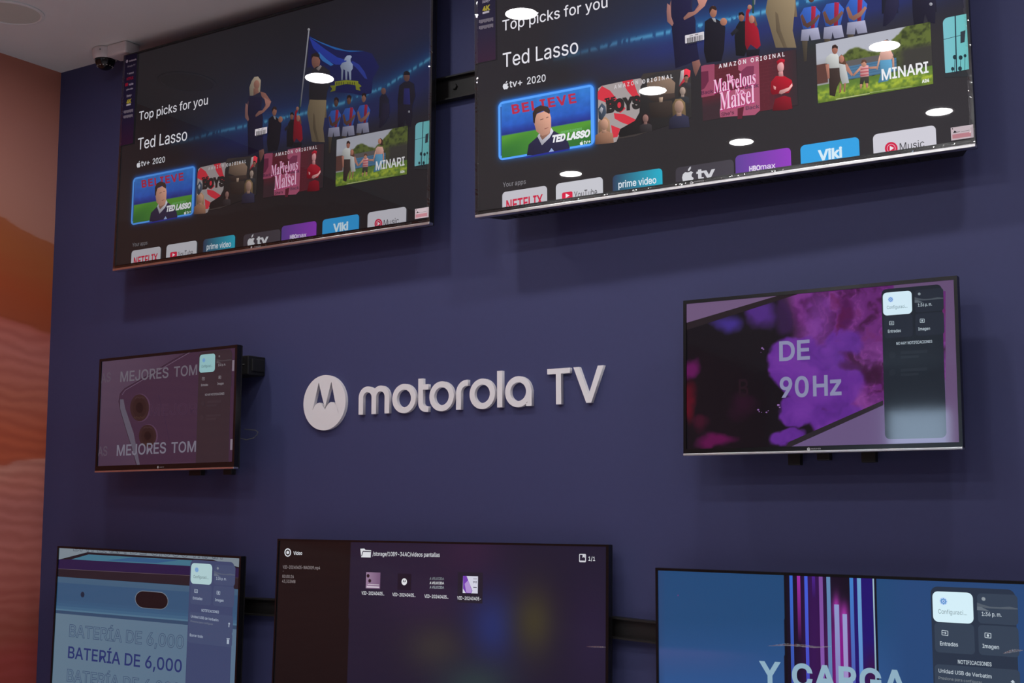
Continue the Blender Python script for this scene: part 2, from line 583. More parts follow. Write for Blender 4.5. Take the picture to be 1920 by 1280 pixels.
class Pic:
    """flat picture; local plane coordinates (X right, Z up) in metres"""

    def __init__(self, at, gain=1.0, y0=0.0, step=0.00001):
        self.at, self.gain, self.y, self.step = at, gain, y0, step
        self.v, self.f, self.c = [], [], []
        self.clip = None
        self.shade = 0.0

    def _cut(self, XZ, faces, cols):
        x0, x1, z0, z1 = self.clip
        V = [(float(a), float(b_), *c) for (a, b_), c in zip(XZ, cols)]
        F = []
        for f in faces:
            pts = [V[i] for i in f]
            if all(x0 <= q[0] <= x1 and z0 <= q[1] <= z1 for q in pts):
                F.append(tuple(f))
                continue
            for ax, lim, sg in ((0, x0, 1), (0, x1, -1), (1, z0, 1), (1, z1, -1)):
                out = []
                for i, q in enumerate(pts):
                    p_ = pts[i - 1]
                    a, c = sg * (p_[ax] - lim), sg * (q[ax] - lim)
                    if (a < 0) != (c < 0):
                        t = a / (a - c)
                        out.append(tuple(u + (w - u) * t for u, w in zip(p_, q)))
                    if c >= 0:
                        out.append(q)
                pts = out
                if not pts:
                    break
            if len(pts) >= 3:
                F.append(tuple(range(len(V), len(V) + len(pts))))
                V += pts
        return [q[:2] for q in V], F, np.array([q[2:] for q in V])

    def raw(self, XZ, faces, cols):
        cols = np.asarray(cols, float)
        if cols.ndim == 1:
            cols = np.tile(cols, (len(XZ), 1))
        if self.clip:
            a = np.asarray(XZ)
            if a[:, 0].min() < self.clip[0] or a[:, 0].max() > self.clip[1] or a[:, 1].min() < self.clip[2] or a[:, 1].max() > self.clip[3]:
                XZ, faces, cols = self._cut(XZ, faces, cols)
                if not len(faces):
                    return
        self.y -= self.step
        o = len(self.v)
        self.v += [(float(x), self.y, float(z)) for x, z in XZ]
        self.f += [tuple(int(i) + o for i in q) for q in faces]
        self.c += list(lin(cols) * self.gain)

    def grid(self, x0, x1, z0, z1, nx, nz, paint):
        X, Z = np.meshgrid(np.linspace(x0, x1, nx), np.linspace(z0, z1, nz))
        C = np.clip(paint(X, Z), 0, 255).reshape(-1, 3)
        i = np.arange(nx * nz).reshape(nz, nx)
        F = np.stack([i[:-1, :-1], i[:-1, 1:], i[1:, 1:], i[1:, :-1]], -1).reshape(-1, 4)
        self.raw(np.stack([X.ravel(), Z.ravel()], -1), F, C)

    def polyl(self, P, col):
        tris = tessellate_polygon([[Vector((x, z, 0)) for x, z in P]])
        F = []
        for a, b_, c in tris:
            (ax, az), (bx, bz), (cx, cz) = P[a], P[b_], P[c]
            F.append((a, b_, c) if (bx - ax) * (cz - az) - (bz - az) * (cx - ax) > 0 else (a, c, b_))
        if self.shade and np.ndim(col) == 1:
            q = np.array(P, float)
            q = (q - q.mean(0)) / (np.ptp(q, 0) + 1e-9)
            f = 1 + self.shade * (0.9 * q[:, :1] + 0.9 * q[:, 1:]) * 1.0
            col = np.clip(np.array(col, float) * f, 0, 255)
        self.raw(P, F, col)

    def poly(self, pts, col, at=None):
        at = at or self.at
        self.polyl([at(*p) for p in pts], col)

    def ell(self, cx, cy, rx, ry, col, at=None, n=28):
        self.poly([(cx + rx * math.cos(2 * math.pi * k / n), cy + ry * math.sin(2 * math.pi * k / n)) for k in range(n)], col, at)

    def ring(self, cx, cy, r0, r1, col, n=28, at=None):
        at = at or self.at
        P, F = [], []
        for k in range(n):
            a = 2 * math.pi * k / n
            P += [at(cx + r0 * math.cos(a), cy + r0 * math.sin(a)), at(cx + r1 * math.cos(a), cy + r1 * math.sin(a))]
            j = (k + 1) % n
            F.append((2 * k, 2 * k + 1, 2 * j + 1, 2 * j))
        self.raw(P, F, col)

    def rectl(self, x0, x1, z0, z1, col, r=0.0, col2=None, corners=(1, 1, 1, 1), vert=False):
        """axis-aligned in the screen; corners tl,tr,br,bl; col2 = colour at the right (or the bottom)"""
        if z0 > z1:
            z0, z1 = z1, z0
        P = []
        for (cx, cz, a0), on in zip(((x0 + r, z1 - r, 180), (x1 - r, z1 - r, 90), (x1 - r, z0 + r, 0), (x0 + r, z0 + r, -90)), corners):
            if r and on:
                P += [(cx + r * math.cos(math.radians(a0 - k * 15)), cz + r * math.sin(math.radians(a0 - k * 15))) for k in range(7)]
            else:
                P.append((x0 if a0 in (180, -90) else x1, z1 if a0 in (180, 90) else z0))
        if col2 is not None:
            a, b_ = np.array(col, float), np.array(col2, float)
            cc = [a + (b_ - a) * (((z1 - z) / (z1 - z0)) if vert else ((x - x0) / (x1 - x0))) for x, z in P]
        else:
            cc = col
        self.polyl(P, cc)

    def rect(self, p0, p1, col, r=0.0, at=None, **k):
        at = at or self.at
        (x0, z1), (x1, z0) = at(*p0), at(*p1)
        self.rectl(x0, x1, z0, z1, col, r, **k)

    def line(self, pts, w, col, at=None):
        at = at or self.at
        L = [np.array(at(*p)) for p in pts]
        for a, b_ in zip(L[:-1], L[1:]):
            d = b_ - a
            n = np.array([-d[1], d[0]]) / (np.hypot(*d) + 1e-9) * w / 2
            self.raw([a - n, b_ - n, b_ + n, a + n], [(0, 1, 2, 3)], col)

    def text(self, s, p0, p1, cap, col, weight=0.0, shear=0.0, outline=0.0, serif=False, at=None, space=1.0, inside=None):
        """baseline from p0 to p1 (photo places), cap = capital height there; outline: hollow letters over the colour inside"""
        at = at or self.at
        a, b_ = np.array(at(*p0)), np.array(at(*p1))
        hgt = at(p0[0], p0[1] - cap)[1] - a[1]
        w = outline or weight
        v, t = glyphs(s, 0.0, shear, serif, space)
        if not len(v):
            return
        x0, x1 = v[:, 0].min() - w, v[:, 0].max() + w
        ch = cap_height(serif)

        def put(v, t, col):
            u = (v[:, 0] - x0) / (x1 - x0)
            X = a[0] + u * (b_[0] - a[0])
            Z = a[1] + u * (b_[1] - a[1]) + v[:, 1] / ch * hgt
            self.raw(np.stack([X, Z], -1), t, col)
        if w:
            put(*glyphs(s, w, shear, serif, space), col)
        put(v, t, inside if outline else col)

    def obj(self, name, mat, parent):
        used = np.zeros(len(self.v), bool)
        for q in self.f:
            used[list(q)] = True
        new = np.cumsum(used) - 1
        self.v = [p_ for p_, u in zip(self.v, used) if u]
        self.c = [c_ for c_, u in zip(self.c, used) if u]
        self.f = [tuple(int(new[i]) for i in q) for q in self.f]
        me = bpy.data.meshes.new(name)
        me.from_pydata(self.v, [], self.f)
        me.update()
        at_ = me.color_attributes.new('Col', 'FLOAT_COLOR', 'POINT')
        c = np.ones((len(self.v), 4), np.float32)
        c[:, :3] = np.array(self.c)
        at_.data.foreach_set('color', c.ravel())
        me.materials.append(mat)
        o = bpy.data.objects.new(name, me)
        COL.objects.link(o)
        o.parent = parent
        return o


def zone(x0, y0, k=5.818):
    return lambda x, y: (x0 + x / k, y0 + y / k)


def rrsd(X, Z, x0, x1, z0, z1, r):
    qx = np.abs(X - (x0 + x1) / 2) - (x1 - x0) / 2 + r
    qz = np.abs(Z - (z0 + z1) / 2) - (z1 - z0) / 2 + r
    return np.hypot(np.maximum(qx, 0), np.maximum(qz, 0)) + np.minimum(np.maximum(qx, qz), 0) - r


def mixc(C, c, a):
    a = np.clip(a, 0, 1)[..., None]
    return C * (1 - a) + np.array(c, float) * a


# ---------------------------------------------------------------- emblem outline (disc with two peaks)
WING = [(-0.62, -0.48), (-0.50, -0.05), (-0.275, 0.745), (-0.14, 0.30), (0.03, -0.20), (0.18, 0.30), (0.32, 0.745), (0.50, 0.05), (0.70, -0.48),
        (0.63, -0.25), (0.53, -0.08), (0.42, 0.0), (0.30, 0.01), (0.19, -0.05), (0.09, -0.17), (0.03, -0.28),
        (-0.04, -0.17), (-0.13, -0.05), (-0.23, 0.01), (-0.34, -0.01), (-0.45, -0.09), (-0.56, -0.26)]


def emblem(pic, cx, cz, r, white, dark):
    pic.polyl([(cx + r * math.cos(2 * math.pi * k / 24), cz + r * math.sin(2 * math.pi * k / 24)) for k in range(24)], white)
    pic.polyl([(cx + r * x, cz + r * z) for x, z in WING], dark)


def apple_icon(pic, cx, cy, s, col, at, bgc):
    """round fruit mark with a bite and a leaf, s = half width in photo units"""
    body = [(-0.1, -0.75), (-0.45, -0.85), (-0.85, -0.55), (-1.0, 0.0), (-0.85, 0.65), (-0.45, 1.15), (-0.1, 1.05), (0.1, 1.05), (0.45, 1.15), (0.8, 0.7), (0.95, 0.35),
            (0.65, 0.1), (0.58, -0.2), (0.68, -0.45), (0.88, -0.6), (0.5, -0.85), (0.15, -0.75)]
    sl = -0.14
    pic.poly([(cx + s * x, cy + s * (y + sl * x)) for x, y in body], col, at)
    leaf = [(-0.02, -0.92), (0.02, -1.25), (0.25, -1.55), (0.48, -1.65), (0.45, -1.3), (0.25, -1.0)]
    pic.poly([(cx + s * x, cy + s * (y + sl * x)) for x, y in leaf], col, at)


def bust(pic, at, cx, cy, s, skin, hair, cloth, long_hair=False):
    """small plain head and shoulders"""
    if long_hair:
        pic.poly([(cx - 1.25 * s, cy + 2.0 * s), (cx - 1.3 * s, cy - 0.4 * s), (cx - 0.7 * s, cy - 1.5 * s), (cx + 0.4 * s, cy - 1.6 * s), (cx + 1.2 * s, cy - 0.8 * s), (cx + 1.35 * s, cy + 1.7 * s)], hair, at)
    pic.poly([(cx - 2.0 * s, cy + 4.4 * s), (cx - 1.9 * s, cy + 2.4 * s), (cx - 0.6 * s, cy + 1.5 * s), (cx + 0.6 * s, cy + 1.4 * s), (cx + 1.9 * s, cy + 2.0 * s), (cx + 2.1 * s, cy + 4.0 * s)], cloth, at)
    pic.poly([(cx - 0.45 * s, cy + 0.5 * s), (cx + 0.45 * s, cy + 0.5 * s), (cx + 0.5 * s, cy + 1.8 * s), (cx - 0.5 * s, cy + 1.9 * s)], skin, at)
    pic.ell(cx, cy, 0.9 * s, 1.25 * s, skin, at, 20)
    if not long_hair:
        pic.poly([(cx - 0.95 * s, cy - 0.1 * s), (cx - 0.9 * s, cy - 0.9 * s), (cx - 0.3 * s, cy - 1.45 * s), (cx + 0.5 * s, cy - 1.4 * s), (cx + 0.95 * s, cy - 0.7 * s), (cx + 0.9 * s, cy - 0.2 * s), (cx + 0.6 * s, cy - 0.75 * s), (cx - 0.5 * s, cy - 0.7 * s)], hair, at)


ULp, URp = POSE['UL'], POSE['UR']
HW, HH = 1.451 / 2, 0.8358 / 2
Z_CONTENT = -0.3976


def upper_picture(gain):
    R, L = URp.at, ULp.at
    A, B, C, D, E, F = zone(880, 0), zone(1200, 0), zone(1510, 0), zone(880, 200), zone(1200, 200), zone(1510, 180)
    z1, z2, z3, z4 = zone(190, 0), zone(500, 0), zone(190, 190), zone(500, 190)
    p = Pic(R, gain, 0.0045)
    p.clip = (-HW + 0.004, HW - 0.004, -HH + 0.017, HH - 0.004)
    # geometry of the lit card, for its glow
    gx0, gz1 = R(933, 191.5)
    gx1 = R(1112, 158)[0]
    gz0 = R(933, 301)[1]

    def paint(X, Z):
        lx, ly = ULp.pix(X, Z)
        Cc = np.zeros(X.shape + (3,)) + np.array([40, 37, 41.0])
        yl = np.interp(lx, [211, 330, 400, 470, 560, 640, 720, 806], [300, 268, 248, 233, 214, 193, 162, 108])
        d = ly - yl                                    # below the stand lights: positive
        ax = np.clip((lx - 300) / 190, 0, 1)
        up = np.exp(np.minimum(d, 0) / 62.0) * (d <= 0)
        Cc = mixc(Cc, (32, 56, 120), 0.95 * up * ax)
        Cc = mixc(Cc, (52, 48, 84), 0.8 * np.clip((lx - 560) / 260, 0, 1) * np.clip((ly + 60) / 120, 0.2, 1) * (d < -30) * np.clip((-d - 30) / 50, 0, 1))
        low = (d > 0) * np.exp(-np.maximum(d - 45, 0) / 55.0)
        Cc = mixc(Cc, (40, 48, 102), 0.95 * low * np.clip((lx - 330) / 120, 0, 1))
        Cc = mixc(Cc, (34, 92, 140), 0.7 * np.exp(-(d / 13.0) ** 2) * ax)
        n = value_noise(lx * 0.35, ly * 0.08, 3)
        Cc = mixc(Cc, (95, 175, 215), 0.85 * np.exp(-(d / 3.2) ** 2) * (n > 0.38) * ax)
        # pale turf beneath the last cards
        Cc = mixc(Cc, (40, 70, 40), 0.7 * np.exp(-((lx - 628) / 16.0) ** 2) * np.exp(-((ly - 275) / 26.0) ** 2))
        # soft dark at the foot of the page
        foot = np.clip((Z + 0.02) / -0.10, 0, 1)
        Cc = mixc(Cc, (43, 40, 42), foot)
        Cc = mixc(Cc, (56, 53, 58), 0.5 * np.clip((X + 0.1) / 0.7, 0, 1) * foot)
        s = rrsd(X, Z, gx0, gx1, gz0, gz1, 0.018)
        Cc = mixc(Cc, (36, 120, 235), np.exp(-np.maximum(s, 0) / 0.0065) * (s > -0.02) * np.clip(0.55 + (X - gx0) / (gx1 - gx0) * 0.6 + (Z - gz0) / 0.35 - 0.2, 0.25, 1))
        return Cc
    p.gain = gain if gain > 0.9 else gain * 0.72
    p.grid(-HW, HW, -HH, HH, 420, 240, paint)

    def P(z, *pts):
        return [z(*q) for q in pts]
    # --- banner people (plain figures) and flag, measured where they show largest
    # flag
    p.shade = 0.3
    p.poly(P(z2, (455, 380), (560, 445), (700, 495), (840, 540), (1050, 552), (1140, 580), (1220, 725), (1150, 850), (1135, 1010), (1040, 1040), (900, 1010), (700, 1000), (640, 830), (470, 720), (430, 740)), (28, 34, 96), L)
    p.poly(P(z2, (455, 395), (560, 445), (700, 500), (860, 545), (1050, 552), (900, 562), (740, 535), (600, 475), (500, 425)), (46, 120, 205), L)
    p.poly(P(z2, (455, 400), (520, 450), (640, 540), (760, 620), (900, 660), (1000, 720), (880, 700), (740, 700), (620, 640), (500, 520)), (44, 70, 185), L)
    p.poly(P(z2, (560, 560), (640, 640), (720, 700), (690, 715), (600, 660), (550, 600)), (60, 130, 215), L)
    p.poly(P(z2, (920, 655), (1000, 700), (1060, 780), (1090, 860), (1060, 850), (990, 760), (930, 700)), (50, 70, 170), L)
    # white hound on a yellow ribbon
    hound = [(870, 600), (905, 598), (920, 615), (905, 640), (908, 670), (930, 700), (930, 745), (912, 770), (912, 865), (895, 868), (885, 780), (872, 770), (868, 865), (850, 865), (845, 760), (828, 750), (820, 868), (803, 868), (805, 760), (793, 715), (815, 680), (860, 668), (862, 655), (835, 655), (845, 625)]
    p.poly(P(z2, *hound), (165, 178, 205), L)
    p.poly(P(z2, (680, 930), (735, 925), (735, 885), (860, 868), (990, 880), (990, 905), (1028, 935), (1000, 950), (1015, 985), (965, 975), (960, 925), (860, 912), (745, 935), (740, 985), (680, 1000), (705, 965)), (140, 145, 40), L)
    for k in range(9):
        x = 752 + k * 24
        if k != 4:
            p.poly(P(z2, (x, 892 - 3 * k % 7), (x + 9, 890 - 3 * k % 7), (x + 9, 918), (x, 920)), (78, 78, 34), L)
    # pole
    p.poly(P(z2, (445, 325), (458, 328), (365, 1160), (352, 1160)), (150, 150, 160), L)
    p.ell(*z2(450, 318), 2.4, 2.6, (185, 185, 190), L, 14)
    p.poly(P(B, (1218, -60), (1240, -60), (1236, 140), (1218, 140)), (40, 70, 60), R)
    # blonde woman in a dark dress
    p.poly(P(z1, (1610, 1040), (1605, 950), (1630, 880), (1660, 835), (1700, 830), (1730, 870), (1725, 960), (1720, 1010), (1640, 1040)), (176, 160, 140), L)
    p.ell(*z1(1685, 918), 5.6, 8.4, (170, 120, 105), L, 18)
    p.poly(P(z1, (1650, 960), (1700, 960), (1710, 1010), (1650, 1040)), (150, 105, 92), L)
    p.poly(P(z1, (1725, 995), (1780, 1010), (1845, 1105), (1835, 1125), (1770, 1215), (1745, 1205), (1800, 1110), (1740, 1050)), (155, 105, 95), L)
    p.poly(P(z1, (1600, 1080), (1630, 1060), (1610, 1200), (1590, 1285), (1565, 1290), (1570, 1170)), (120, 85, 85), L)
    p.poly(P(z1, (1640, 1045), (1720, 1000), (1745, 1080), (1735, 1180), (1755, 1285), (1600, 1285), (1590, 1200)), (40, 40, 62), L)
    p.poly(P(B, (335, -60), (560, -60), (545, 80), (600, 230), (600, 380), (640, 650), (380, 740), (350, 420), (330, 200)), (30, 28, 58), R)
    p.poly(P(B, (560, 670), (640, 645), (655, 700), (600, 830), (575, 760)), (125, 85, 78), R)
    p.poly(P(B, (600, -60), (725, -5), (700, 60), (600, 150), (475, 215), (465, 190), (520, 130), (580, 120), (640, 60)), (165, 115, 105), R)
    p.poly(P(B, (290, 30), (325, 60), (335, 180), (360, 250), (345, 280), (290, 230), (283, 120)), (150, 105, 100), R)
    # man in a dark suit, clasped hands
    p.poly(P(B, (700, 230), (760, 190), (830, 205), (880, 230), (925, 290), (910, 540), (880, 660), (720, 680), (690, 560)), (26, 24, 34), R)
    p.poly(P(B, (775, 190), (815, 195), (825, 240), (800, 230)), (150, 150, 155), R)
    p.ell(*B(792, 122), 6.8, 11.2, (158, 106, 88), R, 20)
    p.poly(P(B, (750, 140), (748, 90), (775, 58), (815, 60), (830, 90), (825, 110), (780, 90)), (50, 34, 30), R)
    p.ell(*B(905, 232), 6.6, 7.2, (165, 112, 92), R, 16)
    # bearded coach figure and a woman in red with a raised arm
    p.poly(P(B, (1040, 290), (1080, 225), (1140, 225), (1165, 330), (1160, 540), (1130, 610), (1040, 600), (1025, 400)), (24, 24, 28), R)
    p.poly(P(B, (980, 360), (1040, 300), (1070, 330), (1000, 390)), (34, 34, 40), R)
    p.ell(*B(1100, 178), 5.4, 8.6, (140, 92, 76), R, 18)
    p.poly(P(B, (1068, 170), (1070, 135), (1110, 122), (1132, 150), (1130, 170), (1100, 152)), (30, 24, 24), R)
    p.poly(P(B, (1140, 250), (1150, 120), (1185, 60), (1210, 75), (1180, 140), (1190, 230), (1250, 250), (1285, 320), (1310, 490), (1270, 530), (1200, 480), (1160, 540), (1140, 480)), (150, 22, 40), R)
    p.poly(P(B, (1225, 165), (1250, 180), (1275, 270), (1255, 285), (1235, 230)), (120, 80, 60), R)
    p.ell(*B(1212, 205), 5.2, 7.6, (170, 118, 102), R, 18)
    p.ell(*B(1190, 72), 4.2, 4.6, (165, 115, 98), R, 12)
    p.poly(P(B, (1150, 540), (1300, 530), (1290, 600), (1160, 610)), (30, 26, 34), R)
    # tall central figure: head and jacket, pale trousers
    p.ell(*z2(528, 665), 8.0, 14.0, (150, 102, 90), L, 22)
    p.poly(P(z2, (478, 640), (480, 590), (530, 568), (568, 590), (572, 650), (555, 620), (500, 610)), (44, 34, 34), L)
    p.poly(P(z2, (480, 760), (540, 720), (610, 715), (680, 770), (690, 900), (650, 1000), (640, 1090), (450, 1140), (455, 960)), (44, 42, 48), L)
    p.poly(P(z2, (530, 745), (580, 705), (592, 720), (560, 770)), (150, 140, 140), L)
    p.poly(P(z2, (460, 1130), (560, 1085), (640, 1085), (645, 1280), (440, 1280), (438, 1190)), (112, 96, 78), L)
    p.poly(P(B, (1395, -60), (1690, -60), (1680, 120), (1660, 330), (1700, 515), (1475, 515), (1420, 320), (1365, 130), (1370, 70)), (128, 112, 88), R)
    p.poly(P(B, (1470, 120), (1500, 150), (1530, 330), (1600, 515), (1560, 515), (1480, 330)), (100, 86, 68), R)
    # three players: blue shirts with a red panel, pale shorts
    for (cx, cy, k, sk, hd) in ((40, 190, 1.0, (96, 66, 58), (60, -40)), (290, 155, 1.06, (110, 74, 60), (285, -80)), (545, 105, 1.06, (150, 104, 88), (545, -120))):
        q = lambda x, y: C(cx + x * k, cy + y * k)
        p.poly([q(-70, 120), q(-105, -30), q(-60, -110), q(60, -130), q(120, -60), q(80, 120)], (52, 92, 178), R)
        p.poly([q(20, -128), q(70, -125), q(55, 120), q(15, 120)], (150, 34, 60), R)
        p.poly([q(-100, -20), q(-75, -40), q(-30, 60), q(40, 20), q(95, -40), q(115, -20), q(60, 60), q(-20, 110), q(-70, 80)], sk, R)
        p.poly([q(-85, 130), q(95, 105), q(120, 230), q(20, 245), q(0, 180), q(-10, 250), q(-95, 250)], (142, 142, 166), R)
        p.ell(*C(hd[0], hd[1]), 6.5, 10.5, sk, R, 18)
        p.poly([C(hd[0] - 42, hd[1] - 10), C(hd[0] - 38, hd[1] - 55), C(hd[0], hd[1] - 75), C(hd[0] + 40, hd[1] - 50), C(hd[0] + 42, hd[1]), C(hd[0], hd[1] - 40)], (40, 28, 28), R)
        p.poly([q(-85, 250), q(-20, 250), q(-25, 330), q(-30, 470), q(-60, 480), q(-70, 360)], (70, 62, 52), R)
    # two staff in dark tracksuits
    p.poly(P(z2, (1225, 1060), (1250, 1020), (1290, 1020), (1325, 1080), (1325, 1280), (1215, 1280)), (34, 34, 52), L)
    p.ell(*z2(1267, 990), 4.6, 6.2, (120, 84, 78), L, 16)
    p.poly(P(C, (890, -60), (1010, -60), (1020, 60), (960, 200), (870, 280), (840, 280), (850, 150)), (36, 34, 58), R)
    p.poly(P(z2, (1440, 930), (1490, 890), (1550, 880), (1600, 910), (1615, 1040), (1580, 1150), (1580, 1280), (1430, 1280), (1420, 1090)), (33, 32, 46), L)
    p.poly(P(z2, (1490, 960), (1550, 960), (1560, 1150), (1480, 1160)), (42, 44, 110), L)
    p.ell(*z2(1520, 838), 5.8, 8.2, (112, 78, 72), L, 18)
    p.poly(P(z2, (1482, 815), (1490, 780), (1520, 768), (1552, 785), (1555, 815)), (30, 28, 36), L)
    p.poly(P(C, (1160, -60), (1420, -60), (1410, 250), (1340, 240), (1300, 150), (1280, 260), (1180, 270), (1165, 120)), (30, 28, 44), R)
    p.ell(*C(1365, 40), 3.2, 3.2, (150, 150, 160), R, 10)
    p.shade = 0.0
    p.gain = min(1.0, gain * 1.25)
    # --- headings
    white = (226, 224, 232)
    p.text('Top picks for you', (940.8, 57.5), (1138, 12.5), 19.5, white, 0.004)
    p.text('Ted Lasso', (941.5, 126), (1083, 98.5), 26.5, white, 0.002)
    apple_icon(p, 947, 160.5, 5.6, (215, 215, 222), R, None)
    p.text('tv+', (954, 163.6), (978, 158.8), 12.5, (215, 215, 222), 0.01)
    p.text('2020', (987, 157.6), (1022, 151.4), 12.8, (215, 215, 222), 0.01)

    p.gain = gain
    # --- lit card
    x0, z1_ = R(937, 192.6)
    x1, zb = R(1108, 162)[0], R(937, 299)[1]
    p.rectl(gx0, gx1, gz0, gz1, (86, 160, 250), 0.016)

    def card(X, Z):
        u, v = (X - x0) / (x1 - x0), (z1_ - Z) / (z1_ - zb)
        Cc = np.zeros(X.shape + (3,)) + np.array([52, 122, 205.0])
        Cc = mixc(Cc, (38, 76, 178), np.clip(v * 1.7 - 0.05, 0, 1))
        Cc = mixc(Cc, (40, 44, 120), np.clip((v - 0.42) / 0.2, 0, 1))
        Cc *= (0.90 + 0.2 * fbm(X * 70, Z * 70, 5))[..., None]
        G = np.zeros(X.shape + (3,)) + np.array([84, 150, 52.0])
        G = mixc(G, (50, 112, 50), np.clip((v - 0.62) / 0.35 + 0.25 * np.sin(u * 7 + v * 9), 0, 1))
        return np.where((v > 0.575)[..., None], G, Cc)
    e = 0.004
    p.grid(x0 + e, x1 - e, zb + e, z1_ - e, 70, 46, card)
    p.rectl(x0, x0 + e, zb + 0.012, z1_ - 0.012, (52, 90, 160))
    p.text('BELIEVE', (957.5, 213), (1080, 191), 16.2, (178, 44, 74), 0.03, -0.12, space=1.18)
    # plain man in a navy jumper
    p.shade = 0.25
    p.poly(P(D, (620, 530), (640, 410), (735, 325), (900, 250), (985, 300), (1070, 380), (1092, 450), (1000, 475), (880, 490), (760, 520)), (40, 38, 66))
    p.poly(P(D, (735, 320), (760, 280), (885, 225), (912, 262), (870, 335), (785, 418)), (190, 188, 200))
    p.poly(P(D, (770, 270), (880, 240), (870, 290), (790, 360), (765, 320)), (150, 108, 92))
    p.poly(P(A, (700, 1250), (860, 1190), (885, 1280), (885, 1395), (860, 1455), (790, 1480), (725, 1430), (700, 1340)), (196, 146, 126))
    p.poly(P(A, (690, 1330), (684, 1230), (710, 1175), (770, 1145), (850, 1160), (874, 1200), (868, 1240), (800, 1205), (730, 1235), (712, 1290), (708, 1345)), (58, 44, 40))
    p.poly(P(A, (765, 1300), (800, 1288), (802, 1296), (768, 1308)), (110, 80, 72))
    p.poly(P(A, (830, 1278), (855, 1268), (857, 1276), (832, 1286)), (110, 80, 72))
    p.poly(P(A, (812, 1398), (858, 1384), (856, 1392), (814, 1406)), (150, 96, 86))
    p.shade = 0.0
    p.text('JASON SUDEIKIS', D(985, 290), D(1222, 248), 4.0, (120, 190, 120), 0.01)
    p.text('TED LASSO', D(900, 384), D(1312, 318), 11.8, (232, 232, 238), 0.05, 0.25)
    apple_icon(p, *D(1218, 396), 3.2, (226, 232, 226), R, None)
    p.text('tv+', D(1243, 408), D(1316, 390), 7.0, (226, 232, 226), 0.012)
    p.poly(P(D, (615, 540), (870, 490), (890, 450), (915, 485), (1090, 452), (1085, 470), (600, 560)), (36, 46, 140))
    p.poly(P(D, (860, 492), (890, 448), (918, 482)), (150, 170, 215))
    # --- striped card with dark portrait
    p.poly(P(A, (1395, 965), (1430, 935), (1560, 905)) + P(A, (1655, 885), (1860, 850)) + [B(30, 800), B(470, 748), B(550, 760)] + [E(555, 105), D(1800, 320), D(1560, 355), D(1405, 372)], (60, 54, 52))
    for S in (((1395, 965), (1430, 940), (1590, 1000), (1760, 1180), (1900, 1330), (1760, 1270), (1600, 1130), (1395, 1060)),
              ((1655, 890), (1775, 862), (1830, 1020), (1900, 1200), (1905, 1250), (1800, 1100), (1720, 980)),
              ((1390, 1280), (1560, 1300), (1650, 1360), (1720, 1400), (1650, 1440), (1560, 1400), (1420, 1350))):
        pass
    grey, red = (162, 152, 152), (206, 52, 66)
    p.poly(P(A, (1400, 960), (1440, 932), (1660, 885), (1860, 850), (1915, 900), (1920, 1180), (1830, 1330), (1640, 1440), (1600, 1540), (1560, 1555), (1395, 1570)), grey)
    p.poly(P(A, (1395, 1000), (1440, 935), (1530, 985), (1590, 1060), (1700, 1180), (1640, 1230), (1500, 1120), (1395, 1080)), red)
    p.poly(P(A, (1660, 885), (1775, 862), (1830, 1010), (1915, 1140), (1890, 1220), (1790, 1070), (1720, 990)), red)
    p.poly(P(A, (1570, 1230), (1680, 1240), (1830, 1310), (1760, 1370), (1650, 1330), (1580, 1290)), red)
    p.poly(P(A, (1540, 1360), (1640, 1400), (1610, 1490), (1560, 1500)), red)
    # dark figure filling the right half
    p.shade = 0.45
    p.poly(P(B, (0, 940), (60, 850), (180, 790), (330, 790), (400, 770), (545, 830), (553, 1280)) + P(E, (553, 110), (120, 260)) + P(D, (1640, 330), (1620, 300), (1640, 240), (1800, 150), (1850, 60)), (42, 40, 40))
    p.poly(P(B, (60, 1000), (75, 890), (180, 830), (330, 850), (380, 900), (370, 1010), (220, 1040)), (118, 98, 84))
    p.poly(P(B, (60, 1040), (370, 1010), (380, 1060), (260, 1090), (210, 1120), (130, 1100)), (58, 48, 44))
    p.poly(P(B, (90, 1120), (340, 1090), (370, 1200), (290, 1280), (110, 1280)), (52, 44, 40))
    p.poly(P(B, (200, 1060), (245, 1055), (240, 1110), (205, 1112)), (150, 128, 112))
    p.poly(P(B, (440, 770), (500, 745), (545, 765), (540, 830), (440, 930), (420, 940)), (206, 52, 66))
    p.poly(P(B, (440, 770), (475, 755), (470, 850), (420, 935)), grey)
    bust(p, R, *B(498, 850), 4.6, (130, 92, 78), (40, 32, 30), (52, 50, 54))
    bust(p, R, *B(460, 990), 6.0, (150, 132, 122), (58, 50, 46), (48, 50, 54), True)
    bust(p, R, *B(420, 1160), 9.5, (150, 120, 106), (112, 92, 66), (46, 46, 66), True)
    bust(p, R, *E(55, 125), 6.0, (128, 96, 90), (40, 26, 28), (50, 46, 48), True)
    bust(p, R, *D(1465, 190), 8.6, (168, 128, 108), (150, 118, 92), (142, 104, 84), True)
    p.poly(P(A, (1400, 1180), (1440, 1120), (1480, 1160), (1490, 1230), (1440, 1310), (1405, 1290)), (60, 70, 84))
    p.poly(P(A, (1410, 1200), (1435, 1160), (1455, 1180), (1440, 1240)), (150, 150, 158))
    p.shade = 0.0
    p.text('THE', A(1470, 1132), A(1590, 1108), 9.5, (44, 40, 40), 0.05)
    p.text('BOYS', A(1490, 1222), A(1868, 1165), 20, (44, 40, 40), 0.065)
    p.text('AMAZON', A(1575, 968), A(1835, 912), 7.0, (206, 200, 204), 0.012, space=1.5)
    p.text('ORIGINAL', B(22, 908), B(352, 846), 7.0, (220, 216, 220), 0.02, space=1.5)
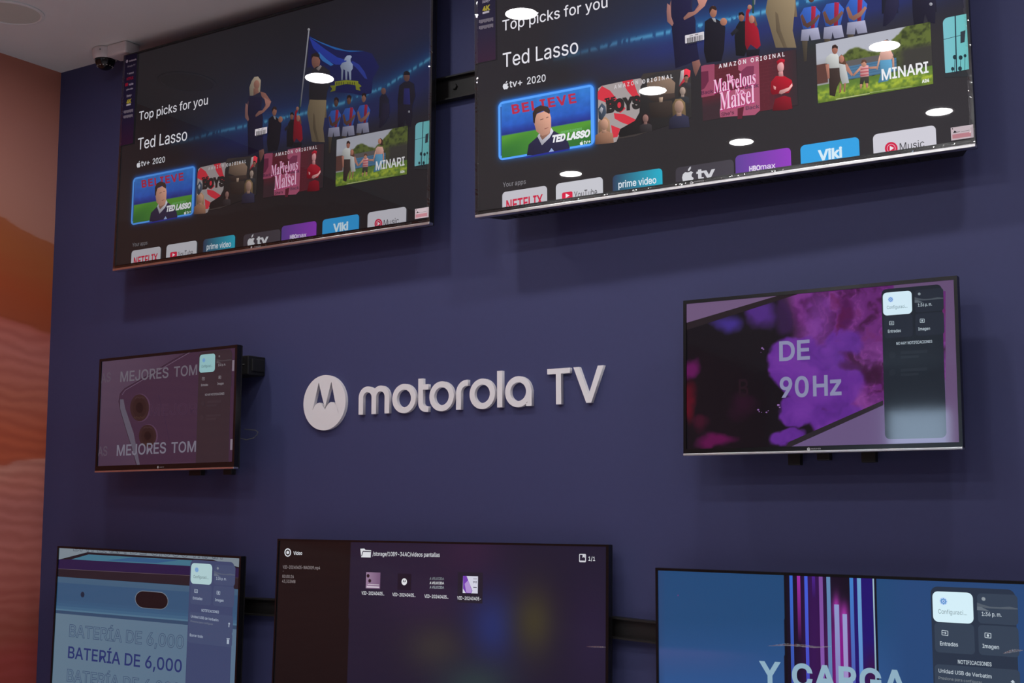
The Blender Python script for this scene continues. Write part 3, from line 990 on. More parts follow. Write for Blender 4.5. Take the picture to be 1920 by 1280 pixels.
    # --- brick card with a woman in red
    def brick(X, Z):
        px, py = URp.pix(X, Z)
        Cc = np.zeros(X.shape + (3,)) + np.array([92, 36, 46.0])
        r = np.floor(Z / 0.0095)
        jx = np.abs(((X / 0.024 + 0.5 * (r % 2)) % 1) - 0.5) > 0.46
        jz = ((Z / 0.0095) % 1) < 0.14
        Cc = mixc(Cc, (110, 48, 58), 0.35 * (jx | jz))
        edge = np.clip((px - 1440) / 55, 0, 1)
        Cc = mixc(Cc, (52, 44, 48), edge)
        Cc = mixc(Cc, (60, 42, 48), np.clip((py + 0.19 * (px - 1320) - 176) / 26, 0, 1) * (px < 1350))
        return Cc
    bx0, bz1 = R(1314.5, 126)
    bx1, bz0 = R(1492, 100)[0], R(1349, 221)[1]
    p.grid(bx0, bx1, bz0, bz1, 130, 80, brick)
    pk = (176, 96, 122)
    p.poly(P(B, (662, 720), (700, 705), (808, 695), (808, 1035), (665, 1060)), (150, 70, 96))
    p.poly(P(B, (662, 780), (740, 770), (745, 880), (700, 960), (665, 980)), (104, 40, 66))
    p.poly(P(B, (1065, 640), (1290, 600), (1300, 950), (1305, 1200), (1250, 1250), (870, 1275), (865, 1215), (900, 1000), (1130, 960), (1140, 800), (1068, 760)), (168, 84, 112))
    p.poly(P(B, (1090, 780), (1160, 720), (1240, 715), (1235, 860), (1180, 930), (1110, 900)), (124, 52, 82))
    p.poly(P(B, (1060, 1180), (1130, 1160), (1110, 1290), (1060, 1295)), (92, 34, 48))
    p.text('Back', B(664, 1030), B(795, 1008), 6.6, (90, 40, 70), 0.02)
    p.text('Back', B(1142, 966), B(1292, 946), 7.0, (90, 50, 80), 0.02)
    p.text('Back', B(1148, 1196), B(1298, 1174), 6.6, (96, 60, 84), 0.02)
    p.text("She's", B(882, 1266), B(1022, 1240), 6.4, (90, 44, 66), 0.02)
    bt = (240, 196, 222)
    for s_, a_, b_, cp in (('The', (940, 885), (1012, 868), 13), ('Marvelous', (800, 1015), (1258, 905), 25), ('Mrs.', (1035, 1042), (1150, 1020), 12), ('Maisel', (868, 1200), (1245, 1112), 33)):
        p.text(s_, (B(*a_)[0] + 0.8, B(*a_)[1] + 0.8), (B(*b_)[0] + 0.8, B(*b_)[1] + 0.8), cp, (190, 40, 120), 0.01, 0, 0, True)
        p.text(s_, B(*a_), B(*b_), cp, bt, 0.0, 0, 0, True)
    p.text('AMAZON ORIGINAL', B(855, 742), B(1575, 608), 7.4, (228, 220, 226), 0.02, space=1.45)
    p.shade = 0.35
    p.poly(P(B, (1420, 1000), (1425, 890), (1480, 825), (1560, 820), (1650, 870), (1665, 930), (1620, 1010), (1520, 1020), (1440, 1030)), (152, 22, 38))
    p.poly(P(B, (1440, 1205), (1470, 1075), (1570, 1040), (1640, 1060), (1660, 1180), (1600, 1195)), (120, 22, 34))
    p.poly(P(B, (1485, 740), (1500, 670), (1540, 640), (1572, 680), (1565, 760), (1500, 790)), (130, 24, 36))
    p.ell(*B(1530, 728), 6.2, 10.4, (206, 150, 152), R, 20)
    p.poly(P(B, (1505, 785), (1555, 775), (1560, 830), (1510, 830)), (190, 130, 132))
    p.poly(P(B, (1485, 665), (1530, 635), (1575, 645), (1575, 670), (1520, 680), (1495, 705)), (170, 24, 44))
    p.poly(P(B, (1510, 1015), (1520, 985), (1620, 950), (1655, 905), (1660, 935), (1620, 985), (1540, 1025)), (216, 160, 158))
    p.poly(P(B, (1450, 930), (1480, 945), (1475, 980), (1455, 965)), (200, 140, 140))
    p.shade = 0.0
    # --- meadow card with a family of four
    mx0, mz1 = R(1528.3, 82)
    mx1, mz0 = R(1744, 46)[0], R(1534.5, 193)[1]

    def meadow(X, Z):
        u, v = (X - mx0) / (mx1 - mx0), (mz1 - Z) / (mz1 - mz0)
        Cc = np.zeros(X.shape + (3,)) + np.array([176, 178, 190.0])
        Cc = mixc(Cc, (150, 150, 152), np.clip((v - 0.25) / 0.2, 0, 1))
        n = fbm(X * 38, Z * 38, 9)
        n2 = fbm(X * 130, Z * 130, 2)
        tr = 0.36 - 0.20 * np.exp(-((u - 0.36) / 0.13) ** 2) - 0.48 * np.clip((u - 0.55) / 0.3, 0, 1) + 0.10 * (n - 0.5)
        Cc = mixc(Cc, (96, 108, 52), np.clip((v - tr) / 0.03, 0, 1) * (u > 0.20))
        Cc = mixc(Cc, (54, 62, 36), np.clip((n2 - 0.42) * 3, 0, 1) * np.clip((v - tr) / 0.06, 0, 1) * (u > 0.2))
        Cc = mixc(Cc, (62, 60, 56), np.clip((u - 0.66) / 0.12, 0, 1) * np.clip((v - 0.30) / 0.1, 0, 1))
        Cc = mixc(Cc, (96, 92, 92), (np.abs(v - 0.44) < 0.055) * (u > 0.24) * (u < 0.68))
        Cc = mixc(Cc, (78, 118, 150), (v > 0.47) * (v < 0.69) * (u > 0.24) * (u < 0.70))
        Cc = mixc(Cc, (60, 92, 122), 0.7 * (v > 0.47) * (v < 0.69) * (u > 0.24) * (u < 0.70) * ((v * 22 % 1) < 0.3))
        Cc = mixc(Cc, (92, 60, 54), (v > 0.36) * (v < 0.68) * (u < 0.10))
        gl = 0.70 - 0.0 * u
        G = mixc(np.zeros(X.shape + (3,)) + np.array([92, 122, 52.0]), (170, 186, 60), np.clip((v - gl - 0.05) / 0.1, 0, 1) * np.clip((n2 - 0.25) * 2.2, 0, 1))
        G = mixc(G, (74, 96, 40), np.clip((v - 0.9) / 0.1, 0, 1) * 0.7)
        Cc = np.where((v > gl)[..., None], G, Cc)
        return Cc
    p.grid(mx0 + 0.001, mx1, mz0, mz1, 150, 84, meadow)
    # man, girl, boy, woman hand in hand
    p.shade = 0.25
    p.poly(P(C, (250, 740), (375, 730), (380, 880), (345, 940), (320, 1050), (262, 1035), (255, 880)), (58, 46, 42))
    p.poly(P(C, (215, 690), (225, 620), (275, 580), (345, 585), (375, 640), (372, 735), (262, 742), (262, 690)), (186, 188, 186))
    p.poly(P(C, (215, 700), (255, 695), (262, 850), (240, 860)), (166, 112, 96))
    p.ell(*C(318, 535), 5.6, 9.0, (160, 104, 88), R, 18)
    p.poly(P(C, (285, 530), (290, 495), (325, 482), (352, 505), (350, 530), (320, 515)), (52, 36, 32))
    p.poly(P(C, (365, 690), (430, 690), (475, 900), (400, 915), (375, 830)), (176, 178, 178))
    p.poly(P(C, (430, 690), (450, 690), (515, 805), (505, 830), (445, 770)), (178, 124, 106))
    p.poly(P(C, (365, 690), (362, 620), (390, 590), (425, 620), (445, 700), (415, 700)), (96, 66, 50))
    p.ell(*C(392, 640), 4.6, 7.0, (172, 116, 98), R, 16)
    p.poly(P(C, (372, 905), (388, 910), (388, 1000), (366, 1015)), (150, 100, 84))
    p.poly(P(C, (420, 905), (440, 900), (430, 1000), (415, 1000)), (150, 100, 84))
    p.poly(P(C, (590, 720), (640, 705), (685, 710), (690, 830), (600, 840)), (206, 150, 150))
    for k in range(3):
        p.poly(P(C, (592, 745 + 34 * k), (688, 735 + 34 * k), (689, 748 + 34 * k), (594, 760 + 34 * k)), (176, 88, 96))
    p.poly(P(C, (598, 840), (690, 828), (690, 910), (648, 905), (640, 870), (625, 920), (590, 915)), (58, 56, 50))
    p.poly(P(C, (595, 725), (600, 755), (525, 830), (510, 815)), (184, 132, 112))
    p.poly(P(C, (685, 725), (700, 750), (775, 745), (775, 720)), (184, 132, 112))
    p.ell(*C(635, 690), 5.0, 6.6, (190, 136, 114), R, 16)
    p.poly(P(C, (606, 690), (612, 655), (640, 645), (664, 660), (664, 690), (640, 670)), (96, 66, 54))
    p.poly(P(C, (592, 915), (618, 915), (608, 965), (595, 965)), (176, 126, 104))
    p.poly(P(C, (655, 905), (682, 905), (680, 950), (662, 960)), (176, 126, 104))
    p.poly(P(C, (805, 650), (810, 575), (840, 545), (930, 545), (955, 600), (935, 650), (860, 665)), (206, 160, 148))
    p.poly(P(C, (812, 655), (935, 645), (950, 740), (900, 880), (790, 900), (820, 800)), (86, 142, 176))
    p.poly(P(C, (805, 600), (815, 640), (785, 760), (770, 750)), (196, 148, 128))
    p.poly(P(C, (945, 600), (965, 640), (968, 740), (945, 735)), (190, 140, 122))
    p.poly(P(z4, (1210, 450), (1215, 410), (1240, 398), (1262, 420), (1262, 475), (1240, 480)), (64, 44, 38), L)
    p.ell(*z4(1228, 434), 3.2, 5.0, (186, 130, 110), L, 14)
    p.shade = 0.0
    p.text('MINARI', C(832, 872), C(1342, 786), 20, (236, 236, 240), 0.016)
    p.text('A24', C(1270, 900), C(1350, 888), 5.5, (230, 232, 226), 0.05)
    p.poly(P(C, (330, 1085), (700, 1020), (700, 1012), (330, 1075)), (186, 190, 140))
    p.poly(P(C, (700, 1012), (1160, 940), (1160, 934), (700, 1003)), (150, 170, 100))
    # --- card cut by the screen edge: teal sky, wires and palms
    tx0, tz1 = R(1767, 34)
    tz0 = R(1771, 137)[1]
    p.rectl(tx0, HW - 0.006, tz0, tz1, (122, 190, 202), 0.013, corners=(1, 0, 0, 0), col2=(106, 190, 190))
    p.line(P(C, (1632, 165), (1648, 800)), 0.0028, (30, 38, 56))
    p.line(P(C, (1505, 428), (1740, 370)), 0.0012, (34, 44, 60))
    p.poly(P(C, (1690, 345), (1745, 325), (1735, 455), (1690, 470)), (48, 56, 66))
    for (cx, cy, s) in ((1628, 620, 22), (1692, 625, 22), (1740, 605, 16), (1605, 748, 18), (1685, 745, 22)):
        p.ell(*C(cx, cy), s / 5.8, s / 5.0, (30, 52, 60), R, 9)
        p.line(P(C, (cx, cy), (cx - 4, 800)), 0.0012, (30, 52, 60))
    p.poly(P(C, (1512, 790), (1560, 800), (1600, 790), (1660, 800), (1720, 775), (1790, 790), (1790, 830), (1515, 840)), (46, 48, 52))

    # --- row of application tiles, cut by the frame below
    zb_ = -0.41

    def tile(a, b_, col, col2=None, r=0.012, lo=None):
        (xa, za), (xb, zb2) = R(*a), R(*b_)
        p.rectl(xa, xb, zb_, (za + zb2) / 2, col, r, col2, corners=(1, 1, 0, 0))
    p.text('Your apps', D(362, 876), D(612, 838), 8.6, (128, 126, 132), 0.004)
    tile((941, 361), (1025, 346.5), (190, 188, 196))
    p.text('NETFLIX', (948.6, 395), (1017, 383.5), 19, (196, 34, 66), 0.02)
    tile((1041.5, 344.5), (1129.5, 330.5), (196, 196, 204))
    p.rect((1053, 361), (1073, 373), (210, 36, 70), 0.005)
    p.poly([(1060, 362.5), (1067.5, 365.8), (1060, 371)], (236, 226, 232))
    p.text('YouTube', (1076, 373.5), (1119, 366.5), 14.5, (44, 42, 48), 0.0)
    tile((1148, 329.5), (1241, 313.5), (48, 60, 88), (40, 172, 200))
    p.text('prime video', (1159, 352), (1230, 342.8), 12.5, (222, 230, 238), 0.012)
    p.poly([(1180, 356), (1195, 357), (1212, 349), (1214, 352), (1196, 361), (1180, 359)], (222, 230, 238))
    tile((1266, 316), (1375, 296), (62, 58, 66), (70, 66, 74))
    apple_icon(p, 1289.5, 331, 11.2, (206, 206, 212), R, None)
    p.text('tv', (1305.5, 336.5), (1340, 331.3), 18.5, (206, 206, 212), 0.03)
    tile((1378, 291.5), (1482, 275.6), (96, 66, 150), (146, 62, 190))
    p.text('HBO', (1404.5, 321), (1425, 318), 9, (226, 214, 238), 0.035)
    p.text('max', (1425.5, 317.5), (1453.5, 314), 9.6, (226, 214, 238), 0.012)
    tile((1500, 272), (1610, 256.5), (52, 160, 226))
    p.text('Viki', (1534, 300.5), (1579, 293.6), 18, (212, 234, 246), 0.035)
    tile((1636, 252), (1753.8, 233.8), (206, 204, 214))
    p.ell(1670.7, 277.8, 12, 12, (206, 30, 70))
    p.ring(1670.7, 277.8, 7.2, 8.2, (226, 190, 204))
    p.poly([(1668, 273), (1676, 277), (1668, 282.5)], (236, 226, 232))
    p.text('Music', (1687, 282.2), (1733, 275), 14, (48, 46, 52), 0.0)
    return p


# ---------------------------------------------------------------- side panel of the menu, shared by four screens
MRat = POSE['MR'].at
_c0, _c1 = MRat(1654, 548.5), MRat(1709.5, 587)


def cu(px, py):
    """place on the wide middle screen -> units of its white card (right, down)"""
    x, z = MRat(px, py)
    return (x - _c0[0]) / (_c1[0] - _c0[0]), (z - _c0[1]) / (_c1[1] - _c0[1])


def menu_panel(p, at, tl, br, cols, notices=False, bottom=1.0):
    (ax, az), (bx, bz) = at(*tl), at(*br)

    def m(px, py):
        u, v = cu(px, py)
        return ax + u * (bx - ax), az + v * (bz - az)
    panel, cardc, white, grey_t, txt = cols
    s = abs(bx - ax)
    x0, z1 = m(1651.5, 542)
    x1, z0 = m(1774, 820)
    p.rectl(x0, x1, z0, z1, panel, s * 0.18)
    for a, b_ in (((1714, 543.5), (1769, 581)), ((1656.5, 592), (1711, 630)), ((1715, 587.5), (1770, 625.5))):
        (xa, za), (xb, zb) = m(*a), m(*b_)
        p.rectl(xa, xb, zb, za, cardc, s * 0.10)
    p.rectl(ax, bx, bz, az, white, s * 0.14)
    # cog
    p.ell(1669, 560.8, 5.2, 5.2, tuple(0.88 * w for w in white[:2]) + (white[2],), m, 20)
    p.ring(1669, 560.8, 2.0, 3.6, (96, 150, 205), 16, m)
    p.ell(1669, 560.8, 0.9, 0.9, (60, 110, 180), m, 10)
    for k in range(8):
        a_ = k * math.pi / 4
        p.ell(1669 + 3.9 * math.cos(a_), 560.8 + 3.9 * math.sin(a_), 0.7, 0.7, (96, 150, 205), m, 8)

    def tx(str_, a, b_, cap, col, wt=0.0):
        (xa, za), (xb, zb) = a, b_
        p.text(str_, a, b_, cap, col, wt, at=m)
    tx('Configuraci...', (1662, 578.8), (1700.5, 576.0), 6.0, grey_t)
    # little landscape, sun and clock
    p.ell(1722.7, 550.3, 2.6, 2.6, tuple(0.75 * c for c in txt), m, 14)
    p.poly([(1714, 556.5), (1722, 558.5), (1732, 560), (1745, 559), (1757, 556.5), (1768, 557.5), (1768, 559), (1750, 561), (1730, 562.5), (1714, 562)], tuple(0.5 * a + 0.5 * b_ for a, b_ in zip(cardc, [0.6 * c for c in txt])), m)
    p.poly([(1714, 562), (1720, 562), (1731, 566.5), (1714, 567)], tuple(0.4 * a + 0.6 * b_ for a, b_ in zip(cardc, [0.7 * c for c in txt])), m)
    tx('1:36 p. m.', (1720.3, 574.2), (1746.5, 572.0), 5.6, txt, 0.012)
    # input and picture icons
    for cx, cy in ((1670.8, 605), (1728.3, 600.6)):
        for a, b_ in (((-4, -3.2), (4, -3.2)), ((4, -3.2), (4, 3.2)), ((4, 3.2), (-4, 3.2)), ((-4, 3.2), (-4, -3.2))):
            p.line([(cx + a[0], cy + a[1]), (cx + b_[0], cy + b_[1])], s * 0.016, txt, m)
    p.line([(1666.5, 605), (1672, 605)], s * 0.016, txt, m)
    p.poly([(1670.8, 603), (1673, 605), (1670.8, 607)], txt, m)
    p.ell(1728.3, 600.6, 1.7, 1.9, txt, m, 12)
    tx('Entradas', (1664, 623.2), (1688.3, 621.6), 5.4, txt, 0.012)
    tx('Imagen', (1721, 618.8), (1743, 617.6), 5.4, txt, 0.012)
    dim = tuple(0.95 * a + 0.05 * b_ for a, b_ in zip(panel, txt))
    if not notices:
        tx('NO HAY NOTIFICACIONES', (1679.8, 646), (1747, 641.8), 5.2, txt, 0.012)
        for yy in (665, 698):
            p.ell(1672.5, yy, 6.5, 6.5, tuple(0.97 * a + 0.03 * b_ for a, b_ in zip(panel, txt)), m, 20)
            p.rect((1688, yy - 7), (1738, yy - 4), dim, 0.0, m)
            p.rect((1688, yy + 2), (1722, yy + 5), dim, 0.0, m)
    else:
        tx('NOTIFICACIONES', (1688, 645.5), (1733, 643), 5.2, txt, 0.012)
        for a, b_ in (((1656.5, 650.5), (1771.5, 681)), ((1657, 686), (1772, 709))):
            (xa, za), (xb, zb) = m(*a), m(*b_)
            p.rectl(xa, xb, zb, za, cardc, s * 0.10)
        tx('Unidad USB de Verbatim', (1662, 661.5), (1733, 660), 5.2, txt, 0.008)
        tx('Presiona para configurar', (1662, 671), (1720, 669.5), 4.0, tuple(0.7 * c for c in txt))
        p.poly([(1758, 661), (1761, 658), (1764, 661), (1762, 662), (1762, 668), (1760, 668), (1760, 662)], txt, m)
        tx('Borrar todo', (1662, 701), (1696, 700), 5.4, txt, 0.008)
        p.rect((1758, 694), (1764, 703), txt, 0.0, m)
        p.rect((1757, 691.5), (1765, 693), txt, 0.0, m)


def mid_left_picture():
    at = POSE['ML'].at
    z = zone(160, 630, 4.739)
    p = Pic(at, 1.0, 0.0045)
    p.clip = (-POSE['ML'].w / 2 + 0.008, POSE['ML'].w / 2 - 0.008, -POSE['ML'].h / 2 + 0.0215, POSE['ML'].h / 2 - 0.008)

    def paint(X, Z):
        u, v = (X + 0.36) / 0.72, (0.2 - Z) / 0.4
        Cc = np.zeros(X.shape + (3,)) + np.array([70, 54, 72.0])
        Cc = mixc(Cc, (56, 37, 57), np.clip((u - 0.3) / 0.6, 0, 1))
        Cc = mixc(Cc, (78, 64, 82), 0.6 * np.clip(1 - u * 1.6 - v * 0.9, 0, 1))
        Cc = mixc(Cc, (54, 40, 60), 0.6 * np.clip((v - 0.4) / 0.6, 0, 1) * np.clip(1 - u * 2, 0, 1))
        return Cc
    p.grid(-0.365, 0.365, -0.208, 0.208, 60, 36, paint)
    body = [(905, 140), (780, 205), (640, 290), (480, 385), (340, 465), (300, 510), (288, 580), (300, 650), (350, 820), (400, 980), (445, 1145), (1000, 1110), (1000, 130)]
    p.poly([z(*q) for q in body], (56, 38, 57))
    p.poly([z(*q) for q in [(300, 560), (330, 560), (345, 640), (420, 860), (475, 1140), (450, 1145), (300, 650)]], (82, 78, 92))
    p.line([z(*q) for q in body[:11]], 0.0022, (34, 24, 36))
    p.line([z(925, 140), z(640, 305), z(345, 480), z(318, 520)], 0.0016, (104, 88, 108))
    for cx, cy, rx, ry in ((473, 635, 84, 120), (545, 885, 78, 100)):
        p.ell(*z(cx + 8, cy), rx / 4.739 + 1.2, ry / 4.739 + 1, (74, 52, 74))
        p.ell(*z(cx, cy), rx / 4.739, ry / 4.739, (46, 30, 32))
        p.ell(*z(cx, cy), rx / 6.4, ry / 6.4, (40, 26, 26))
        p.ell(*z(cx, cy), rx / 12, ry / 12, (26, 16, 18))
        for k in range(9):
            p.ell(*z(cx - rx * 0.55 + rx * 0.13 * k, cy + ry * 0.72 + 6 * math.sin(k * 2.1)), 0.7, 0.9, (74, 56, 40), n=7)
            p.ell(*z(cx - rx * 0.4 + rx * 0.11 * k, cy - ry * 0.75 + 5 * math.cos(k * 1.7)), 0.7, 0.9, (66, 48, 48), n=7)
    p.line([z(640, 520), z(690, 700), z(735, 930)], 0.002, (54, 36, 58))
    p.text('MEJOR', z(560, 705), z(985, 690), 20, (66, 47, 67), outline=0.016, inside=(56, 38, 57))
    t1, t2 = (94, 89, 100), (106, 103, 117)
    p.text('AS', z(131, 418), z(217, 400), 17, (78, 68, 82), 0.012)
    p.text('MEJORES', z(302, 405), z(730, 366), 18.5, t1, 0.012)
    p.text('TOM', z(778, 360), z(985, 341), 18.5, t1, 0.012)
    p.text('AS', z(103, 1066), z(187, 1060), 17.5, (76, 66, 80), 0.012)
    p.text('MEJORES', z(270, 1062), z(708, 1037), 19.5, t2, 0.012)
    p.text('TOMA', z(755, 1036), z(1050, 1021), 19.5, t2, 0.012)
    menu_panel(p, at, (373, 665), (401.2, 696), ((46, 36, 43), (47, 37, 44), (134, 176, 180), (60, 84, 90), (126, 122, 128)))
    # pale tabs caught on the screen edge
    for a, b_ in (((434.3, 675), (437.6, 695)), ((430.6, 823), (435, 843))):
        p.rect(a, b_, (116, 106, 118))
    return p


def mid_right_picture():
    P_ = POSE['MR']
    at = P_.at
    z, zb = zone(1270, 500), zone(1270, 690)
    p = Pic(at, 1.0, 0.0045)
    p.clip = (-POSE['MR'].w / 2 + 0.007, POSE['MR'].w / 2 - 0.007, -POSE['MR'].h / 2 + 0.0155, POSE['MR'].h / 2 - 0.0075)

    def blob(px, py, cx, cy, rx, ry, k=1.0):
        return np.clip((1.15 - ((px - cx) / rx) ** 2 - ((py - cy) / ry) ** 2) * k, 0, 1)

    def paint(X, Z):
        px, py = P_.pix(X, Z)
        w1, w2 = fbm(px / 44.0, py / 44.0, 11) - 0.5, fbm(px / 44.0, py / 44.0, 23) - 0.5
        qx, qy = px + 36 * w1, py + 36 * w2
        n = fbm((px + 110 * w1) / 30.0, (py + 110 * w2) / 36.0, 5, 5)
        Cc = np.zeros(X.shape + (3,)) + np.array([21, 16, 21.0])
        # magenta side
        right = np.clip((qx - 1492 - 0.25 * (py - 690)) / 34, 0, 1)
        mag = mixc(np.zeros(X.shape + (3,)) + np.array([92, 34, 104.0]), (120, 56, 134), np.clip((n - 0.48) * 4, 0, 1))
        mag = mixc(mag, (62, 18, 60), np.clip((0.44 - n) * 6, 0, 1))
        mag = mixc(mag, (116, 60, 150), 0.55 * blob(px, py, 1535, 600, 30, 70))
        Cc = mixc(Cc, (0, 0, 0), 0 * right)
        Cc = Cc * (1 - right[..., None]) + mag * right[..., None]
        vein = np.exp(-np.abs(fbm((px + 90 * w2) / 26.0, (py + 90 * w1) / 30.0, 41, 3) - 0.5) * 42)
        Cc = mixc(Cc, (142, 70, 150), 0.55 * vein * right * np.clip((px - 1500) / 60, 0, 1))
        Cc = mixc(Cc, (66, 14, 66), 0.75 * blob(qx, qy, 1580, 590, 16, 46, 1.2) * right)
        # violet clouds
        v = np.maximum.reduce([blob(qx, qy, 1490, 682, 50, 58, 4), blob(qx, qy, 1502, 768, 42, 36, 4), blob(qx, qy, 1540, 690, 50, 50, 2), blob(qx, qy, 1560, 720, 60, 46, 3), blob(qx, qy, 1585, 640, 40, 30, 2), blob(qx, qy, 1480, 818, 34, 16, 2), blob(qx, qy, 1580, 790, 60, 34, 3)])
        vio = mixc(np.zeros(X.shape + (3,)) + np.array([90, 40, 134.0]), (104, 48, 144), np.clip((n - 0.42) * 3, 0, 1))
        vio = mixc(vio, (78, 34, 118), np.clip((0.40 - n) * 4, 0, 1))
        Cc = Cc * (1 - v[..., None]) + vio * v[..., None]
        for cx, cy, rx, ry in ((1472, 676, 34, 44), (1508, 700, 30, 24), (1500, 770, 30, 26), (1540, 740, 34, 20), (1552, 655, 16, 18)):
            rr = ((px + 10 * w1 - cx) / rx) ** 2 + ((py + 10 * w2 - cy) / ry) ** 2
            Cc = mixc(Cc, (116, 56, 158), 0.45 * np.clip(1.0 - rr, 0, 1) * v)
        Cc = mixc(Cc, (64, 22, 66), 0.8 * blob(qx, qy, 1600, 690, 34, 12, 1.2))
        Cc = mixc(Cc, (50, 18, 46), 0.8 * blob(qx, qy, 1630, 700, 22, 16, 1.2))
        # top left violet and dark streaks
        Cc = mixc(Cc, (64, 46, 136), 0.9 * blob(qx, qy, 1358, 606, 38, 22, 0.9))
        Cc = mixc(Cc, (78, 42, 128), 0.9 * blob(qx, qy, 1425, 588, 30, 28, 1.0))
        Cc = mixc(Cc, (52, 26, 72), 0.8 * blob(qx, qy, 1468, 590, 18, 34, 1.4))
        # red and magenta smoke at the left edge
        Cc = mixc(Cc, (96, 22, 84), 0.9 * blob(qx, qy, 1294, 692, 20, 18, 1.0))
        Cc = mixc(Cc, (86, 16, 30), 0.95 * blob(qx, qy, 1290, 752, 20, 44, 1.0))
        Cc = mixc(Cc, (92, 18, 72), 0.9 * blob(qx, qy, 1345, 822, 40, 16, 1.1))
        Cc = mixc(Cc, (70, 18, 40), 0.7 * blob(qx, qy, 1318, 790, 22, 18, 1.0))
        Cc = mixc(Cc, (48, 18, 40), 0.7 * blob(qx, qy, 1395, 760, 34, 26, 0.8))
        Cc = mixc(Cc, (76, 10, 50), 0.6 * np.clip((n - 0.55) * 5, 0, 1) * (px > 1555) * (py < 640))
        return Cc
    p.grid(-0.362, 0.362, -0.208, 0.208, 300, 180, paint)
    for a, r_ in ((z(918, 884), 2.2), (z(932, 896), 1.6), (z(905, 930), 0.9), (zb(875, 452), 2.0), (zb(886, 472), 1.3), (zb(912, 480), 0.9), (zb(965, 480), 1.8), (zb(985, 462), 1.1), (zb(1095, 400), 2.6), (zb(1110, 425), 1.6)):
        p.ell(a[0], a[1], r_, r_ * 0.8, (128, 92, 150), n=9)
    mauve = (106, 84, 118)
    p.poly([(1280, 560), (1476, 540), (1468, 551.5), (1286, 606), (1280, 607)], mauve)
    p.poly([(1280, 605.5), (1286, 604.5), (1466, 551), (1500, 543), (1500, 549), (1286, 618)], (36, 28, 32))
    p.poly([(1478, 834), (1655, 757.5), (1800, 700), (1815, 850), (1470, 850)], (100, 82, 122))
    p.poly([(1470, 841), (1478, 828), (1655, 750), (1655, 759), (1484, 836)], (40, 34, 40))
    p.poly([(1674, 530), (1800, 510), (1815, 850), (1772, 850), (1772, 545), (1676, 545)], (98, 76, 112))
    p.text('B', (1384, 743), (1402, 742), 32, (33, 20, 28), 0.01)
    lt = (132, 132, 166)
    p.text('DE', (1460, 675.3), (1517.5, 672), 34.5, lt, 0.02)
    p.text('90', (1461, 744), (1515.5, 741.8), 36, lt, 0.02)
    p.text('Hz', (1523.5, 741.2), (1577, 738.8), 36, lt, 0.02)
    menu_panel(p, at, (1654, 548.5), (1709.5, 587), ((30, 36, 45), (36, 42, 54), (208, 232, 244), (96, 124, 134), (176, 190, 200)))
    return p


def low_left_picture():
    at = POSE['LL'].at
    z = zone(80, 1010, 4.74)
    p = Pic(at, 1.0, 0.0045)
    p.clip = (-POSE['LL'].w / 2 + 0.005, POSE['LL'].w / 2 - 0.005, -POSE['LL'].h / 2 + 0.018, POSE['LL'].h / 2 - 0.0055)

    def Q(*pts):
        return [z(*q) for q in pts]

    def paint(X, Z):
        v = (0.28 - Z) / 0.56
        u = (X + 0.48) / 0.96
        Cc = np.zeros(X.shape + (3,)) + np.array([92, 114, 132.0])
        return mixc(Cc, (84, 108, 132), np.clip(u, 0, 1))
    p.grid(-0.48, 0.48, -0.28, 0.28, 30, 18, paint)
    p.poly(Q((60, 40), (1800, 120), (1800, 260), (60, 210)), (116, 128, 138))
    p.text('BATERÍA DE 6,000 mAh', z(262, 103), z(1590, 178), 22, (62, 70, 84), outline=0.02, inside=(116, 128, 138))
    p.poly(Q((60, 220), (130, 185), (390, 118), (1500, 185), (1800, 270), (1800, 500), (60, 380)), (26, 22, 30))
    p.poly(Q((245, 182), (400, 138), (1480, 200), (1560, 255)), (60, 108, 130))
    p.poly(Q((560, 190), (800, 165), (1200, 190), (1000, 215)), (46, 86, 126))
    p.poly(Q((60, 182), (245, 182), (1560, 255), (1800, 262), (1800, 345), (60, 262)), (36, 24, 62))
    p.line(Q((60, 262), (1800, 352)), 0.0016, (86, 72, 84))
    p.poly(Q((60, 266), (1800, 352), (1800, 445), (60, 330)), (36, 28, 36))
    # phone body: slow vertical shading is the picture's own
    for k in range(12):
        a0, a1 = k / 12, (k + 1) / 12
        f = lambda a: ((1 - a) * 330 + a * 640, (1 - a) * 452 + a * 790)
        (l0, r0), (l1, r1) = f(a0), f(a1)
        c = np.interp(a0, [0, 0.08, 0.12, 0.6, 0.8, 1.0], [0, 0, 1, 1, 2, 3])
        pal = np.array([(62, 90, 116), (50, 80, 112), (54, 88, 120), (88, 122, 142)], float)
        i = min(int(c), 2)
        p.poly(Q((60, l0), (1800, r0), (1800, r1), (60, l1)), pal[i] + (pal[i + 1] - pal[i]) * (c - i))
    p.poly(Q((60, 628), (1800, 778), (1800, 812), (60, 655)), (48, 70, 98))
    p.ell(*z(346, 495), 3.6, 5.3, (26, 36, 56))
    p.poly([z(960 + 148 * cx, 543 + 78 * cy + 11 * cx) for cx, cy in PILL], (108, 116, 128))
    p.poly([z(960 + 143 * cx, 544 + 73 * cy + 11 * cx) for cx, cy in PILL], (26, 16, 20))
    dk = (46, 66, 96)
    p.text('BATERÍA DE 6,000', z(226, 866), z(1243, 975), 22, dk, outline=0.02, inside=(89, 111, 132))
    p.text('BATERÍA DE 6,000', z(215, 1057), z(1226, 1186), 21.5, (36, 48, 100), 0.012)
    p.text('BATERÍA DE 6,000', z(204, 1262), z(1212, 1400), 22, dk, outline=0.02, inside=(89, 111, 132))
    menu_panel(p, at, (357, 1055), (395, 1096.5), ((58, 68, 102), (63, 74, 106), (168, 198, 202), (72, 92, 98), (160, 172, 190)), True)
    return p


PILL = [(math.copysign(1, math.cos(a)) * 0.5 + 0.5 * math.cos(a), math.sin(a)) for a in [2 * math.pi * (k + 0.5) / 32 for k in range(32)]]


